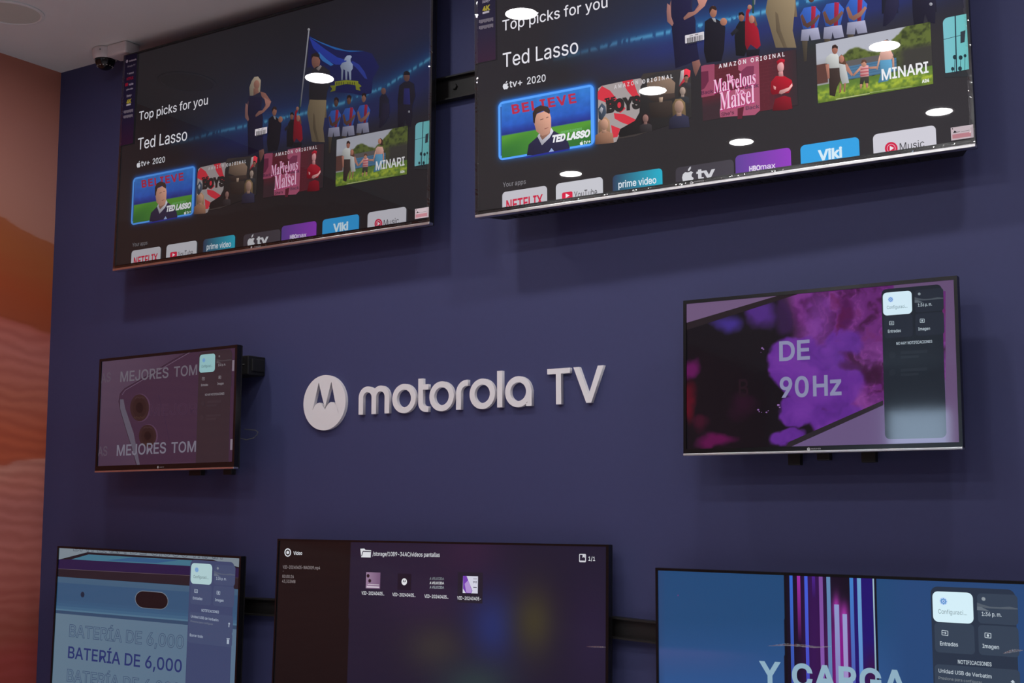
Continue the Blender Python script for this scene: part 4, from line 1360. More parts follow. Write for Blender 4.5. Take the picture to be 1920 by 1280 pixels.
def low_middle_picture():
    P_ = POSE['LC']
    at = P_.at
    z5, z6 = zone(500, 1000, 4.571), zone(860, 1000, 4.572)
    p = Pic(at, 1.0, 0.0045)
    p.clip = (-POSE['LC'].w / 2 + 0.004, POSE['LC'].w / 2 - 0.004, -POSE['LC'].h / 2 + 0.018, POSE['LC'].h / 2 - 0.0045)

    def paint(X, Z):
        px, py = P_.pix(X, Z)
        Cc = np.zeros(X.shape + (3,)) + np.array([29, 26, 45.0])

        def spot(cx, cy, rx, ry, c, a):
            return mixc(Cc, c, a * np.exp(-((px - cx) / rx) ** 2 - ((py - cy) / ry) ** 2))
        Cc = spot(760, 1060, 150, 60, (38, 31, 54), 0.6)
        Cc = spot(880, 1030, 60, 60, (48, 30, 56), 0.8)
        Cc = spot(800, 1130, 80, 50, (44, 31, 58), 0.6)
        Cc = spot(922, 1175, 50, 70, (32, 44, 96), 1.0)
        Cc = spot(1000, 1165, 40, 66, (58, 54, 38), 0.95)
        Cc = spot(815, 1212, 56, 44, (50, 47, 48), 0.9)
        Cc = spot(890, 1285, 70, 46, (40, 56, 60), 0.9)
        Cc = spot(1110, 1200, 50, 120, (38, 30, 58), 0.7)
        return np.where((px < 656 - (py - 1015) * 0.026)[..., None], np.array([20, 14, 15.0]), Cc)
    p.grid(-0.615, 0.615, -0.36, 0.36, 420, 120, paint)
    w = (214, 216, 222)
    p.ell(*z5(173, 162), 6.2, 7.8, w)
    p.ell(*z5(173, 162), 4.4, 5.8, (24, 18, 20))
    p.ell(*z5(173, 162), 2.6, 3.2, w)
    p.text('Video', z5(221, 182), z5(296, 182), 6.4, w, 0.01)
    g_ = (150, 140, 142)
    p.text('VID-20240405-WA0009.mp4', z5(130, 300), z5(450, 308), 6.0, g_)
    p.text('-', z5(130, 330), z5(138, 330), 4.0, g_)
    p.text('00:00:26', z5(126, 378), z5(224, 382), 5.6, g_)
    p.text('43,333MB', z5(124, 420), z5(238, 424), 5.6, g_)
    # folder
    p.poly([z5(*q) for q in ((795, 130), (830, 128), (840, 140), (888, 143), (884, 205), (803, 203))], w)
    p.line([z5(805, 195), z5(818, 152), z5(886, 155)], 0.003, (40, 34, 56))
    p.text('/storage/10B9-34AC/videos pantallas', z5(900, 190), z5(1476, 200), 7.6, w, 0.006)
    # thumbnails
    p.rect(z5(1632, 328), z5(1842, 600), (32, 30, 44))
    p.rect(z5(846, 330), z5(964, 474), (150, 124, 152), col2=(112, 84, 116))
    for cx, cy in ((862, 362), (876, 405)):
        p.ell(*z5(cx, cy), 2.8, 3.6, (44, 26, 36), n=9)
    p.rect(z5(858, 434), z5(956, 442), (214, 206, 214))
    p.rect(z5(850, 450), z5(958, 466), (206, 196, 208))
    p.rect(z5(1117, 342), z5(1230, 486), (26, 20, 36))
    ex, ez = at(*z5(1172, 413))
    emblem(p, ex, ez, 0.0105, (222, 222, 226), (28, 22, 36))
    for k, c in ((0, (120, 128, 134)), (1, (216, 218, 222)), (2, (150, 158, 166))):
        p.text('A VELOCIDA', z5(1390, 396 + 37 * k), z5(1512, 398 + 37 * k), 4.6, c, 0.02)
    p.rect(z5(1676, 362), z5(1802, 514), (206, 206, 222))
    p.poly([z5(*q) for q in ((1676, 362), (1706, 362), (1756, 490), (1746, 512), (1700, 510), (1676, 470))], (112, 62, 170))
    p.poly([z5(*q) for q in ((1690, 430), (1720, 400), (1752, 490), (1742, 508), (1704, 506))], (172, 142, 206))
    p.text('90', z5(1762, 424), z5(1796, 424), 3.6, (90, 90, 104), 0.02)
    p.rect(z5(1764, 456), z5(1794, 466), (90, 90, 104))
    p.rect(z5(1764, 380), z5(1796, 394), (176, 176, 190))
    for s_, a, b_, y in (('VID-20240405..', 806, 1000, 522), ('VID-20240405..', 1070, 1268, 535), ('VID-20240405..', 1345, 1550, 550), ('VID-20240405-', 1626, 1830, 565)):
        p.text(s_, z5(a, y), z5(b_, y + 8), 6.2, w, 0.01)
    # page mark, 1/1
    p.rect(z6(1027, 174), z6(1085, 246), (206, 206, 214), 0.003)
    p.rect(z6(1033, 181), z6(1078, 232), (38, 32, 52))
    p.poly([z6(*q) for q in ((1056, 180), (1076, 181), (1076, 210), (1066, 200), (1056, 210))], (206, 206, 214))
    p.text('1/1', z6(1106, 232), z6(1164, 234), 7.6, w, 0.008)
    return p


def low_right_picture():
    P_ = POSE['LR']
    at = P_.at
    z7, z8 = zone(1210, 1040, 5.189), zone(1560, 1040, 5.333)
    p = Pic(at, 1.0, 0.0045)
    p.clip = (-POSE['LR'].w / 2 + 0.005, POSE['LR'].w / 2 - 0.005, -POSE['LR'].h / 2 + 0.018, POSE['LR'].h / 2 - 0.0055)

    def paint(X, Z):
        px, py = P_.pix(X, Z)
        Cc = np.zeros(X.shape + (3,)) + np.array([34, 72, 116.0])
        Cc = mixc(Cc, (46, 82, 136), np.clip((py - 1160) / 120, 0, 1))
        Cc = mixc(Cc, (38, 70, 118), np.clip((px - 1640) / 60, 0, 1))
        Cc = mixc(Cc, (44, 66, 108), 0.7 * np.clip(1 - (px - 1232) / 14, 0, 1))
        Cc = mixc(Cc, (62, 80, 132), 0.8 * np.clip((py - 1210 - (px - 1245) * 0.06) / 10, 0, 1) * np.clip((1450 - px) / 120, 0, 1) * np.clip((1270 - py) / 50, 0, 1))
        ph = (px > 1469.5) & (px < 1642)
        D_ = np.zeros(X.shape + (3,)) + np.array([20, 12, 28.0])
        D_ = mixc(D_, (60, 18, 88), np.exp(-((px - 1525) / 26.0) ** 2) * 0.8)
        D_ = mixc(D_, (22, 8, 30), 0.9 * np.exp(-((px - 1570) / 16.0) ** 2) * np.clip((1120 - py) / 30, 0, 1))
        D_ = mixc(D_, (128, 22, 128), np.exp(-((px - 1575) / 24.0) ** 2) * np.clip((py - 1120) / 70, 0, 1))
        D_ = mixc(D_, (34, 18, 104), np.clip((px - 1590) / 14, 0, 1))
        D_ = mixc(D_, (54, 16, 70), np.clip((px - 1610) / 20, 0, 1) * np.clip((py - 1200) / 60, 0, 1))
        for cx, cy in ((1566.5, 1138), (1581.5, 1155)):
            D_ = mixc(D_, (176, 60, 176), 0.85 * np.exp(-((px - cx) / 7.0) ** 2) * np.exp(-((py - cy) / 24.0) ** 2))
        return np.where(ph[..., None], D_, Cc)
    p.grid(-0.49, 0.49, -0.28, 0.28, 480, 110, paint)

    def bar(px, w_, y0, c0, c1, y1=1420):
        xa, xb = at(px - w_ / 2, 1100)[0], at(px + w_ / 2, 1100)[0]
        za, zb = at(px, y0)[1], at(px, y1)[1]
        p.rectl(xa, xb, zb, za, c0, 0.0, c1, vert=True)
    top = 1060
    bar(1470.8, 4.0, top, (16, 14, 22), (16, 14, 22))
    bar(1482.2, 6, top, (52, 104, 204), (58, 50, 132))
    bar(1496.4, 6.2, top, (172, 52, 178), (30, 14, 40), 1205)
    bar(1510.2, 6.2, top, (66, 94, 214), (70, 50, 170))
    bar(1524.4, 6, top, (84, 36, 160), (50, 20, 80), 1120)
    bar(1538, 7.2, top, (120, 74, 150), (134, 90, 180))
    bar(1552.2, 7.2, top, (96, 136, 176), (92, 110, 170))
    bar(1566.6, 9, 1133, (140, 150, 200), (116, 84, 160))
    bar(1581.4, 8.4, 1151, (146, 152, 204), (168, 110, 184))
    bar(1595.4, 7, top, (60, 130, 202), (86, 40, 150))
    bar(1609.8, 7.4, top, (104, 160, 200), (74, 110, 206))
    bar(1636.6, 2.6, top, (160, 190, 200), (120, 150, 170))
    bar(1640.4, 3.6, top, (18, 18, 26), (18, 18, 26))
    lt = (140, 172, 192)
    p.text('Y CARGA', (1424, 1281), (1699, 1302), 40, lt, 0.028, space=1.1)
    p.ell(1270, 1116, 0.9, 1.6, (120, 50, 120), n=8)
    menu_panel(p, at, (1747, 1108), (1825, 1169.5), ((40, 50, 68), (52, 64, 82), (212, 238, 248), (120, 140, 146), (186, 198, 208)), True)
    return p


# ---------------------------------------------------------------- televisions
def television(key, pic, mat, label, bez, chin, trim, depth, house, arm_to, arm_x, badge_px=None, group=None, vents=False):
    """bez = (left, top, right) border; house = (x inset, z bottom inset, z top); arm_to = gap left at the wall for a rail"""
    P_ = POSE[key]
    hw, hh = P_.w / 2, P_.h / 2
    root = empty('television', P_.matrix())
    tag(root, label, 'television', group)
    pic.obj('screen', mat, root)
    g = Geo()
    g.box(-hw, -hw + bez[0], 0, 0.02, -hh + trim, hh)
    g.box(hw - bez[2], hw, 0, 0.02, -hh + trim, hh)
    g.box(-hw + bez[0], hw - bez[2], 0, 0.02, hh - bez[1], hh)
    g.box(-hw + bez[0], hw - bez[2], 0, 0.02, -hh + trim, -hh + chin)
    g.obj('bezel', M['gloss_black'], root)
    if trim > 0:
        g = Geo()
        g.box(-hw, hw, -0.002, 0.02, -hh, -hh + trim)
        g.obj('bottom_trim', M['silver'], root, bevel=0.0012)
    g = Geo()
    g.box(-hw + 0.001, hw - 0.001, 0.0065, 0.026, -hh + 0.001, hh - 0.001)
    ix, zb, zt = house
    g.frustum((-hw + ix * 0.5, hw - ix * 0.5, -hh + zb * 0.5, zt, 0.026), (-hw + ix, hw - ix, -hh + zb, zt - 0.03, depth))
    if vents:
        for k in range(46):
            x = -hw + ix + 0.05 + k * (2 * hw - 2 * ix - 0.1) / 45
            g.box(x - 0.004, x + 0.004, 0.045, depth - 0.02, -hh + zb - 0.0035, -hh + zb + 0.004)
    g.obj('back_cover', M['matte_black'], root)
    gap = -P_.o[1] - arm_to
    for sx in arm_x:
        g = Geo()
        g.box(sx - 0.016, sx + 0.016, depth - 0.002, gap, -min(0.2, hh * 0.6), min(0.2, hh * 0.6))
        g.obj('mounting_arm', M['rail'], root)
    if badge_px:
        b = Pic(P_.at, 1.0, -0.0006, 0.00002)
        (ex, ez), s = P_.at(*badge_px[0]), badge_px[2]
        emblem(b, ex, ez, s, (205, 205, 208), (40, 40, 44))
        b.text('motorola', badge_px[0][:1] and (badge_px[1][0], badge_px[1][1]), (badge_px[1][2], badge_px[1][3]), badge_px[3], (170, 168, 172), 0.01)
        b.obj('brand_badge', M['print'], root)
    return root


def film(root, hw, hh, seed, w=0.012):
    """crumpled edge of the clear protective film still on the screen"""
    rng = np.random.default_rng(seed)
    g = Geo()
    for side in range(3):
        Ln = 2 * hh if side < 2 else 2 * hw
        n = int(Ln / 0.004)
        amp = np.convolve((rng.random(n + 1) > 0.86) * rng.random(n + 1), np.ones(5) / 3, 'same')
        P, fs = [], []
        for i in range(n + 1):
            t = -Ln / 2 + Ln * i / n
            for j, dd in enumerate((0.0, 0.35, 0.7, 1.0)):
                up = 0.0008 + (0.0 if j in (0, 3) else 1.0) * 0.0042 * amp[i] * rng.random()
                off = w * dd * (0.9 + 0.2 * rng.random()) - 0.001
                if side == 0:
                    P.append((-hw + off, -up, t))
                elif side == 1:
                    P.append((hw - off, -up, t))
                else:
                    P.append((t, -up - 0.002, -hh + 0.006 + off * 0.8))
            if i:
                for j in range(3):
                    a = (i - 1) * 4 + j
                    fs.append((a, a + 4, a + 5, a + 1))
        g.add(P, fs)
    return g.obj('protective_film', M['film'], root)


def stickers_upper(root, P_, upper_edge):
    R, L = URp.at, ULp.at
    z8 = zone(190, 60)
    hw, hh = HW, HH
    s = Pic(L, 1.0, -0.0004, 0.00002)
    sx1 = R(929.5, 112)[0]
    sz0 = R(895, 118.6)[1]
    s.grid(-hw + 0.002, sx1, sz0, hh - 0.004, 4, 20, lambda X, Z: mixc(np.zeros(X.shape + (3,)) + np.array([34, 28, 60.0]), (54, 24, 54), np.clip(1 - (Z - sz0) / 0.12, 0, 1)))
    wt = (200, 196, 210)
    q = lambda x, y: z8(x, y)
    ex, ez = L(*q(281, 320))
    emblem(s, ex, ez, 0.006, wt, (34, 28, 60))
    s.text('motorola', q(303, 328), q(382, 305), 3.2, wt, 0.02)
    s.text('Google TV', q(285, 388), q(372, 364), 3.0, (150, 146, 160), 0.02)
    s.rect(q(300, 447), q(355, 450), (140, 136, 150))
    s.rect(q(283, 448), q(293, 458), (120, 116, 130), 0.0015)
    s.text('NETFLIX', q(277, 528), q(350, 510), 4.4, (150, 20, 54), 0.04)
    s.rect(q(262, 562), q(292, 588), (160, 24, 54), 0.002)
    s.text('YouTube', q(300, 585), q(350, 572), 3.4, wt, 0.03)
    s.text('prime video', q(275, 640), q(346, 622), 3.2, wt, 0.01)
    s.text('Disney+', q(278, 712), q(332, 696), 4.0, wt, 0.01)
    s.text('4K', q(275, 785), q(327, 768), 6.6, (190, 178, 60), 0.05)
    s.rect(q(275, 790), q(322, 796), wt)
    for y in (0, 1):
        for k in range(11):
            a = 246 - 3 * y + k * 9.4
            s.rect(q(a, 860 + 55 * y - k * 1.9), q(a + 6.5, 890 + 55 * y - k * 1.9 - 6 * (k % 3 == 0)), (128, 122, 136))
    s.obj('feature_sticker', M['print'], root)
    # bar-code label on the film
    b = Pic(R, 1.0, -0.0004, 0.00002)
    B = zone(1200, 0)
    b.rect((1284.5, 66.5), (1320.5, 74.5), (226, 224, 230), 0.002)
    rng = np.random.default_rng(4)
    xa, za = R(1288, 71.5)
    xb, zb = R(1317.5, 76)
    x = xa
    while x < xb:
        w_ = 0.0006 + 0.0016 * rng.random()
        b.rectl(x, x + w_, za - 0.019, za, (60, 58, 62))
        x += w_ + 0.0008 + 0.0012 * rng.random()
    b.rectl(xa + 0.008, xa + 0.018, za + 0.003, za + 0.0048, (120, 118, 122))
    b.rectl(xa + 0.024, xa + 0.034, za + 0.003, za + 0.0055, (120, 118, 122))
    b.obj('barcode_sticker', M['print'], root)
    # warning label in the lower corner
    c = Pic(R, 1.0, -0.0007, 0.00002)
    (xa, za), (xb, zb) = R(1782.6, 239.6), R(1826, 257.5)
    xb = min(xb, hw - 0.001)
    c.rectl(xa, xb, zb, za, (226, 212, 218))
    hgt = za - zb
    c.rectl(xa + 0.003, xb - 0.006, za - hgt * 0.88, za - hgt * 0.55, (214, 150, 160))
    c.ell(1786, 241.6, 1.1, 1.3, (30, 28, 30), n=10)
    c.poly([(1787, 250), (1790, 244.5), (1794, 247.5)], (50, 46, 50))
    c.line([(1790, 249), (1800, 246.5)], 0.0012, (90, 84, 90))
    c.line([(1802, 247), (1818, 244)], 0.0012, (150, 140, 146))
    c.obj('warning_sticker', M['print'], root)


TVS = 'televisions on the blue display wall'
bz = (0.006, 0.006, 0.006)
tv = television('UL', upper_picture(0.60), M['screen_gloss'], 'large television with a streaming home screen at the upper left, beside the security camera', bz, 0.0200, 0.0085, 0.068, (0.05, 0.012, 0.25), 0.036, (-0.42, 0.42),
                ((471.5, 463.6), (477, 463.8, 489, 462), 0.0035, 2.2), TVS)
stickers_upper(tv, ULp, 0)
film(tv, HW, HH, 3)
tv = television('UR', upper_picture(1.0), M['screen_gloss'], 'large television with a streaming home screen at the upper right, several lamp reflections on it', bz, 0.0200, 0.0085, 0.088, (0.05, 0.004, 0.25), 0.046, (-0.42, 0.42),
                ((1296.5, 342.8), (1301.5, 342.5, 1320, 339.8), 0.0045, 3.4), TVS, vents=True)
stickers_upper(tv, URp, 0)
film(tv, HW, HH, 8)
sm = (0.0085, 0.0095, 0.0085)
tv = television('ML', mid_left_picture(), M['screen_matte'], 'small television showing MEJORES TOMA over a purple phone, left of the wall letters', (0.0105, 0.010, 0.010), 0.0235, 0.0062, 0.065, (0.10, 0.03, 0.11), 0.034, (-0.1, 0.1),
                ((296.3, 875.6), (299.5, 876.5, 307.5, 876), 0.0042, 2.0), TVS)
g = Geo()
g.tube([(0.30, 0.075, -0.10), (0.335, 0.080, -0.108), (0.362, 0.086, -0.103), (0.374, 0.092, -0.092), (0.372, 0.098, -0.082), (0.355, 0.102, -0.075), (0.30, 0.105, -0.07)], 0.0016)
g.obj('power_cable', M['cable'], tv, True)
tv = television('MR', mid_right_picture(), M['screen_matte'], 'small television showing DE 90 Hz over violet smoke, right of the wall letters', sm, 0.0175, 0.0058, 0.065, (0.10, 0.03, 0.11), 0.034, (-0.1, 0.1),
                ((1516.3, 841.8), (1521, 842.6, 1539, 842), 0.0042, 3.2), TVS)
television('LL', low_left_picture(), M['screen_matte'], 'lower television showing BATERIA DE 6,000, next to the dune mural', (0.0065, 0.007, 0.008), 0.02, 0.006, 0.055, (0.14, 0.05, 0.15), 0.034, (-0.14, 0.14), None, TVS)
lc = television('LC', low_middle_picture(), M['screen_matte'], 'lower television showing a dark video file browser, below the wall letters', (0.0055, 0.006, 0.0085), 0.02, 0.006, 0.034, (0.2, 0.06, 0.2), 0.041, (-0.2, 0.2), None, TVS)
lr = television('LR', low_right_picture(), M['screen_matte'], 'lower television showing Y CARGA over violet light bars, below the DE 90 Hz television', (0.0065, 0.007, 0.0065), 0.02, 0.006, 0.038, (0.2, 0.05, 0.15), 0.036, (-0.15, 0.15), None, TVS)


def crease(root, at, pts, hgt, seed):
    """one raised crease in the clear film on a screen, along a line measured in the photograph"""
    rng = np.random.default_rng(seed)
    L = [at(*q) for q in pts]
    n = 60
    P, fs = [], []
    for i in range(n + 1):
        t = i / n
        s = t * (len(L) - 1)
        k = min(int(s), len(L) - 2)
        x = L[k][0] + (L[k + 1][0] - L[k][0]) * (s - k)
        z = L[k][1] + (L[k + 1][1] - L[k][1]) * (s - k) + 0.0007 * (rng.random() - 0.5)
        r = hgt * math.sin(math.pi * min(max(t, 0.0), 1.0)) ** 0.7 * (0.7 + 0.5 * rng.random()) + 0.0001
        for a in (0, 45, 90, 135, 180):
            P.append((x, 0.0035 - 0.6 * r * math.sin(math.radians(a)), z + r * math.cos(math.radians(a))))
        if i:
            for j in range(4):
                q = (i - 1) * 5 + j
                fs.append((q, q + 1, q + 6, q + 5))
    g = Geo()
    g.add(P, fs)
    g.obj('film_crease', M['crease'], root, True)


crease(lr, POSE['LR'].at, [(1438, 1211), (1470, 1208.5), (1500, 1210), (1530, 1213), (1558, 1212)], 0.0034, 2)
crease(lr, POSE['LR'].at, [(1880, 1225), (1898, 1220), (1918, 1219)], 0.004, 5)
crease(lc, POSE['LC'].at, [(1098, 1212), (1120, 1212.5), (1136, 1213)], 0.0022, 7)


# ---------------------------------------------------------------- rails and brackets on the wall
def rail(x0, x1, zc, h, roll, label, bolts):
    root = empty('mounting_rail', Matrix.Translation(((x0 + x1) / 2, 0, zc)) @ Matrix.Rotation(roll, 4, 'Y'))
    tag(root, label, 'mounting rail', 'black steel rails behind the televisions')
    hl = (x1 - x0) / 2
    g = Geo()
    g.box(-hl, hl, -0.012, -0.001, -h / 2, h / 2)
    g.box(-hl, hl, -0.03, -0.012, h / 2 - 0.005, h / 2)
    g.box(-hl, hl, -0.03, -0.012, -h / 2, -h / 2 + 0.005)
    g.obj('channel', M['rail'], root)
    for x in bolts:
        b = Geo()
        b.add([(x + r * math.cos(k * math.pi / 3), y, 0.004 + r * math.sin(k * math.pi / 3)) for y, r in ((-0.012, 0.011), (-0.020, 0.009)) for k in range(6)],
              [(k, (k + 1) % 6, (k + 1) % 6 + 6, k + 6) for k in range(6)] + [tuple(range(6, 12))])
        b.obj('bolt', M['rail'], root)


rail(-3.65, -0.95, 2.937, 0.078, 0.0, 'black steel rail crossing the gap between the two large upper televisions', (-0.055, 0.9, -0.9))
rail(-3.95, -2.46, 1.266, 0.058, 0.0, 'black steel rail in the gap between the two lower left televisions', (0.4,))
rail(-2.36, -0.85, 1.249, 0.060, 0.055, 'black steel rail in the gap between the lower middle and lower right televisions', (0.4,))


def wall_mount(x, zc, z0, z1, half, label, drops, side=None):
    root = empty('wall_mount', loc=(x, 0, zc))
    tag(root, label, 'wall bracket', 'brackets behind the small televisions')
    g = Geo()
    g.box(-half, half, -0.012, -0.001, -0.05, 0.05)
    g.box(-half, half, -0.03, -0.012, 0.045, 0.05)
    g.box(-half, half, -0.03, -0.012, -0.05, -0.045)
    g.obj('wall_plate', M['rail'], root)
    for a, b_, zl in drops:
        g = Geo()
        g.box(a - x, b_ - x, -0.034, -0.012, zl - zc, -0.051)
        g.obj('bracket_foot', M['rail'], root, bevel=0.002)
    if side:
        g = Geo()
        a, b_, zl, zt = side
        g.box(a - x, b_ - x, -0.085, -0.001, zl - zc, zt - zc)
        g.box(a - x, b_ - x + 0.006, -0.07, -0.01, zl - zc + 0.012, zt - zc - 0.010)
        g.obj('side_box', M['matte_black'], root, bevel=0.003)
        g = Geo()
        g.box(a - x + 0.006, b_ - x - 0.016, -0.0875, -0.084, zl - zc + 0.034, zl - zc + 0.037)
        g.obj('label_strip', M['cable'], root)


wall_mount(-3.49, 1.95, 0, 0, 0.16, 'black bracket with a side box behind the small left television', ((-3.50, -3.44, 1.713), (-3.33, -3.29, 1.713)), (-3.30, -3.172, 2.052, 2.118))
wall_mount(-1.14, 1.95, 0, 0, 0.16, 'black bracket with feet showing under the small right television', ((-1.262, -1.228, 1.705), (-1.183, -1.148, 1.716), (-1.065, -1.028, 1.708)))


# ---------------------------------------------------------------- raised sign on the wall
def solid(name, loops, depth, mat, label, cat, loc, group):
    cu_ = bpy.data.curves.new(name, 'CURVE')
    cu_.dimensions = '2D'
    cu_.fill_mode = 'BOTH'
    cu_.extrude = depth / 2
    for lp in loops:
        sp = cu_.splines.new('POLY')
        sp.points.add(len(lp) - 1)
        for q, (x, y) in zip(sp.points, lp):
            q.co = (x, y, 0, 1)
        sp.use_cyclic_u = True
    tmp = bpy.data.objects.new(name, cu_)
    COL.objects.link(tmp)
    me = bpy.data.meshes.new_from_object(tmp.evaluated_get(bpy.context.evaluated_depsgraph_get()))
    bpy.data.objects.remove(tmp)
    me.transform(Matrix(((1, 0, 0, 0), (0, 0, -1, -depth / 2), (0, 1, 0, 0), (0, 0, 0, 1))))
    me.name = name
    me.materials.clear()
    me.materials.append(mat)
    me.polygons.foreach_set('material_index', [0] * len(me.polygons))
    o = bpy.data.objects.new(name, me)
    COL.objects.link(o)
    o.location = loc
    return tag(o, label, cat, group)


def arc(cx, cy, r, a0, a1, n=20, ry=None):
    ry = ry or r
    return [(cx + r * math.cos(math.radians(a0 + (a1 - a0) * k / n)), cy + ry * math.sin(math.radians(a0 + (a1 - a0) * k / n))) for k in range(n + 1)]


SG = 'white letters of the raised wall sign'
ZB = 1.8998
ST = 0.0188          # stroke
DP = 0.013           # depth
OR = 0.0472           # ring radius


def ring_loops(cx, cy, r=OR, st=ST, ry=None):
    ry = ry or r
    return [arc(cx, cy, r, 0, 360, 47, ry)[:-1], arc(cx, cy, r - st, 360, 0, 47, ry - st)[:-1]]


r_ = 0.0925
disc = arc(0, 0, r_, 0, 360, 71)[:-1]
solid('sign_emblem', [disc, [(r_ * x, r_ * z) for x, z in WING]], DP, M['letter'], 'white round emblem with two pointed peaks cut out, left of the wall letters', 'emblem', (-2.8891, 0, 1.9465), SG)

# m: two arches on three legs
w = 0.127
rm = (w + ST) / 4                       # outer radius of an arch
hm = OR * 2 - 0.003
m_out = [(0, 0), (0, hm - rm)] + arc(rm, hm - rm, rm, 180, 52, 12) + arc(w - rm, hm - rm, rm, 128, 0, 12) + [(w, 0), (w - ST, 0), (w - ST, hm - rm)] + \
    arc(w - rm, hm - rm, rm - ST, 0, 180, 12) + [(w / 2 + ST / 2, 0), (w / 2 - ST / 2, 0), (w / 2 - ST / 2, hm - rm)] + arc(rm, hm - rm, rm - ST, 0, 180, 12) + [(ST, 0)]
solid('sign_letter', [m_out], DP, M['letter'], 'white raised letter m next to the round emblem', 'letter', (-2.7410, 0, ZB), SG)
for nm, xx in (('white raised letter o between the letters m and t', -2.5542), ('white raised letter o between the letters t and r', -2.4055), ('white raised letter o between the letters r and l', -2.2508)):
    solid('sign_letter', ring_loops(0, OR - 0.0025), DP, M['letter'], nm, 'letter', (xx, 0, ZB), SG)
# t: stem curling right, bar to the right only
rt = 0.030
t_out = [(0, 0.105), (0, rt - 0.002)] + arc(rt, rt - 0.002, rt, 180, 270, 10) + [(0.040, -0.002), (0.040, -0.002 + ST * 0.9)] + arc(rt, rt - 0.002, rt - ST, 270, 180, 8) + \
    [(ST, 0.069), (0.040, 0.069), (0.040, 0.069 + ST * 0.9), (ST, 0.069 + ST * 0.9), (ST, 0.105)]
solid('sign_letter', [t_out], DP, M['letter'], 'white raised letter t with its bar on one side only', 'letter', (-2.4969, 0, ZB), SG)
rr_ = 0.040
r_out = [(0, 0), (0, hm - rr_)] + arc(rr_, hm - rr_, rr_, 180, 90, 10) + [(0.045, hm), (0.045, hm - ST)] + arc(rr_, hm - rr_, rr_ - ST, 90, 180, 8) + [(ST, 0)]
solid('sign_letter', [r_out], DP, M['letter'], 'white raised letter r between two round letters', 'letter', (-2.3493, 0, ZB), SG)
solid('sign_letter', [[(0, 0), (ST, 0), (ST, 0.112), (0, 0.112)]], DP, M['letter'], 'white raised letter l, a plain upright bar', 'letter', (-2.1956, 0, ZB), SG)
# a: ring with a straight right stem
a_out = arc(0, OR - 0.0025, OR, 12, 318, 44) + [(OR - ST, 0.010), (OR - ST, 0), (OR + 0.001, 0), (OR + 0.001, OR)]
solid('sign_letter', [a_out, arc(0, OR - 0.0025, OR - ST, 360, 0, 40)[:-1]], DP, M['letter'], 'white raised letter a, last of the small letters', 'letter', (-2.1193, 0, ZB), SG)
solid('sign_letter', [[(0.030, 0), (0.048, 0), (0.048, 0.091), (0.0785, 0.091), (0.0785, 0.107), (0, 0.107), (0, 0.091), (0.030, 0.091)]], DP, M['letter'], 'white raised capital T of the wall sign', 'letter', (-2.0158, 0, ZB), SG)
solid('sign_letter', [[(0, 0.107), (0.0425, 0), (0.0595, 0), (0.102, 0.107), (0.0825, 0.107), (0.051, 0.024), (0.0195, 0.107)]], DP, M['letter'], 'white raised capital V ending the wall sign', 'letter', (-1.9254, 0, ZB), SG)

# ---------------------------------------------------------------- security camera under the ceiling
sc = empty('security_camera', loc=(-3.966, -0.085, ZC))
tag(sc, 'small white dome security camera under the ceiling in the corner', 'security camera')
g = Geo()
g.lathe([(0.044, -0.0005), (0.0475, -0.003), (0.0490, -0.012), (0.0480, -0.026), (0.0450, -0.038), (0.0400, -0.0435), (0.0375, -0.042)], (0, 0))
g.obj('housing', M['cam_white'], sc, True)
g = Geo()
g.lathe([(0.0385, -0.040)] + [(0.0385 * math.cos(math.radians(a)), -0.043 - 0.040 * math.sin(math.radians(a))) for a in range(0, 90, 9)] + [(0.0008, -0.083)], (0, 0), 40)
dome = g.obj('dome', M['dome'], sc, True)
g = Geo()
for k in range(14):
    a = 2 * math.pi * k / 14
    for el in (0.72,):
        cx, cy, cz = 0.0385 * math.cos(el) * math.cos(a), 0.0385 * math.cos(el) * math.sin(a), -0.043 - 0.040 * math.sin(el)
        g.lathe([(0.0001, cz - 0.0018), (0.0016, cz - 0.0012), (0.0020, cz), (0.0016, cz + 0.0012), (0.0001, cz + 0.0018)], (cx, cy), 8, False)
g.obj('infrared_lights', M['led_dot'], dome, True)
g = Geo()
g.lathe([(0.0001, 0.003), (0.0022, 0.002), (0.0026, 0), (0.0022, -0.002), (0.0001, -0.003)], (0.022, -0.044), 10, False)
g.obj('screw', M['cable'], sc, True, loc=(0, 0, -0.016))
g = Geo()
g.box(0.044, 0.150, -0.030, 0.040, -0.047, -0.0005)
g.obj('junction_box', M['cam_white'], sc, bevel=0.006)

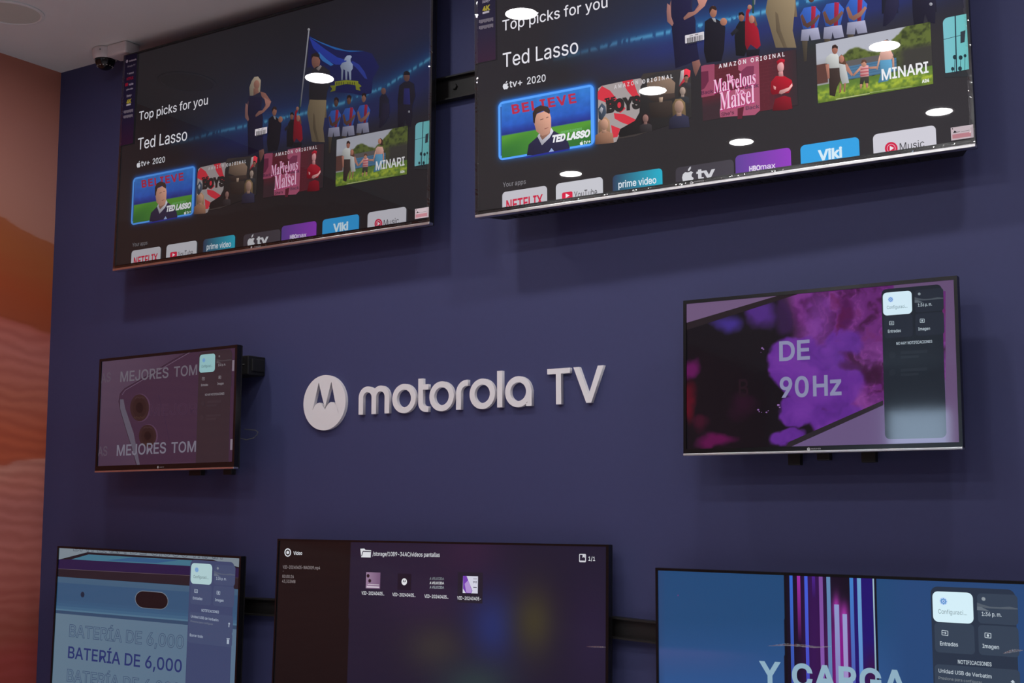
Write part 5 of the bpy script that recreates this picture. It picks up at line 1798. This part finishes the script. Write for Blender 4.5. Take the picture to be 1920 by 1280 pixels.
# ---------------------------------------------------------------- unlit round ceiling panel and the lamps
pl = empty('ceiling_panel', loc=(-3.945, -0.53, ZC))
tag(pl, 'round grey unlit panel in the ceiling above the mural', 'ceiling light')
g = Geo()
g.lathe([(0.118, -0.0005), (0.118, -0.004), (0.108, -0.0065), (0.1035, -0.004), (0.1035, -0.0005)], (0, 0), 64, False)
g.obj('trim_ring', M['ceiling'], pl, True)
g = Geo()
g.lathe([(0.1035, -0.0006), (0.1030, -0.0030), (0.0001, -0.0034)], (0, 0), 64, False)
g.obj('diffuser', M['diffuser'], pl, True)

ROWS = ((-0.80, 'in the row along the blue wall'), (-1.88, 'in the second row from the blue wall'), (-2.88, 'in the third row from the blue wall'), (-3.95, 'in the added fourth row from the wall'))  # fourth row is unseen, added to light the blue wall from the front
COLS = ((-3.36, 'nearest the mural'), (-2.35, 'second from the mural'), (-1.355, 'third from the mural'), (-0.32, 'last from the mural'))
SEEN = {(0, 0): (-3.43, -0.76), (1, 0): (-2.39, -0.82), (1, 1): (-2.35, -1.89), (1, 2): (-2.31, -2.86), (0, 2): (-3.32, -2.98), (2, 1): (-1.35, -1.85), (2, 2): (-1.36, -2.85)}
LAMPS = [(*SEEN.get((i, j), (x, y)), a + ', ' + b_) for j, (y, b_) in enumerate(ROWS) for i, (x, a) in enumerate(COLS) if (i, j) not in ((0, 1), (0, 3))]
first = None
for x, y, lab in LAMPS:
    if first is None:
        d = empty('downlight', loc=(x, y, ZC))
        g = Geo()
        g.lathe([(0.074, -0.0005), (0.074, -0.003), (0.066, -0.006), (0.0575, -0.0045), (0.0575, -0.0005)], (0, 0), 40, False)
        g.obj('trim_ring', M['trim_white'], d, True)
        g = Geo()
        g.lathe([(0.0575, -0.0008), (0.0572, -0.0036), (0.0001, -0.0040)], (0, 0), 40, False)
        g.obj('lens', M['lamp'], d, True)
        first = d
    else:
        d = first.copy()
        COL.objects.link(d)
        d.location = (x, y, ZC)
        for ch in list(first.children):
            c = ch.copy()
            COL.objects.link(c)
            c.parent = d
    tag(d, 'round lit ceiling lamp, ' + lab, 'ceiling lamp', 'round lamps in the ceiling')
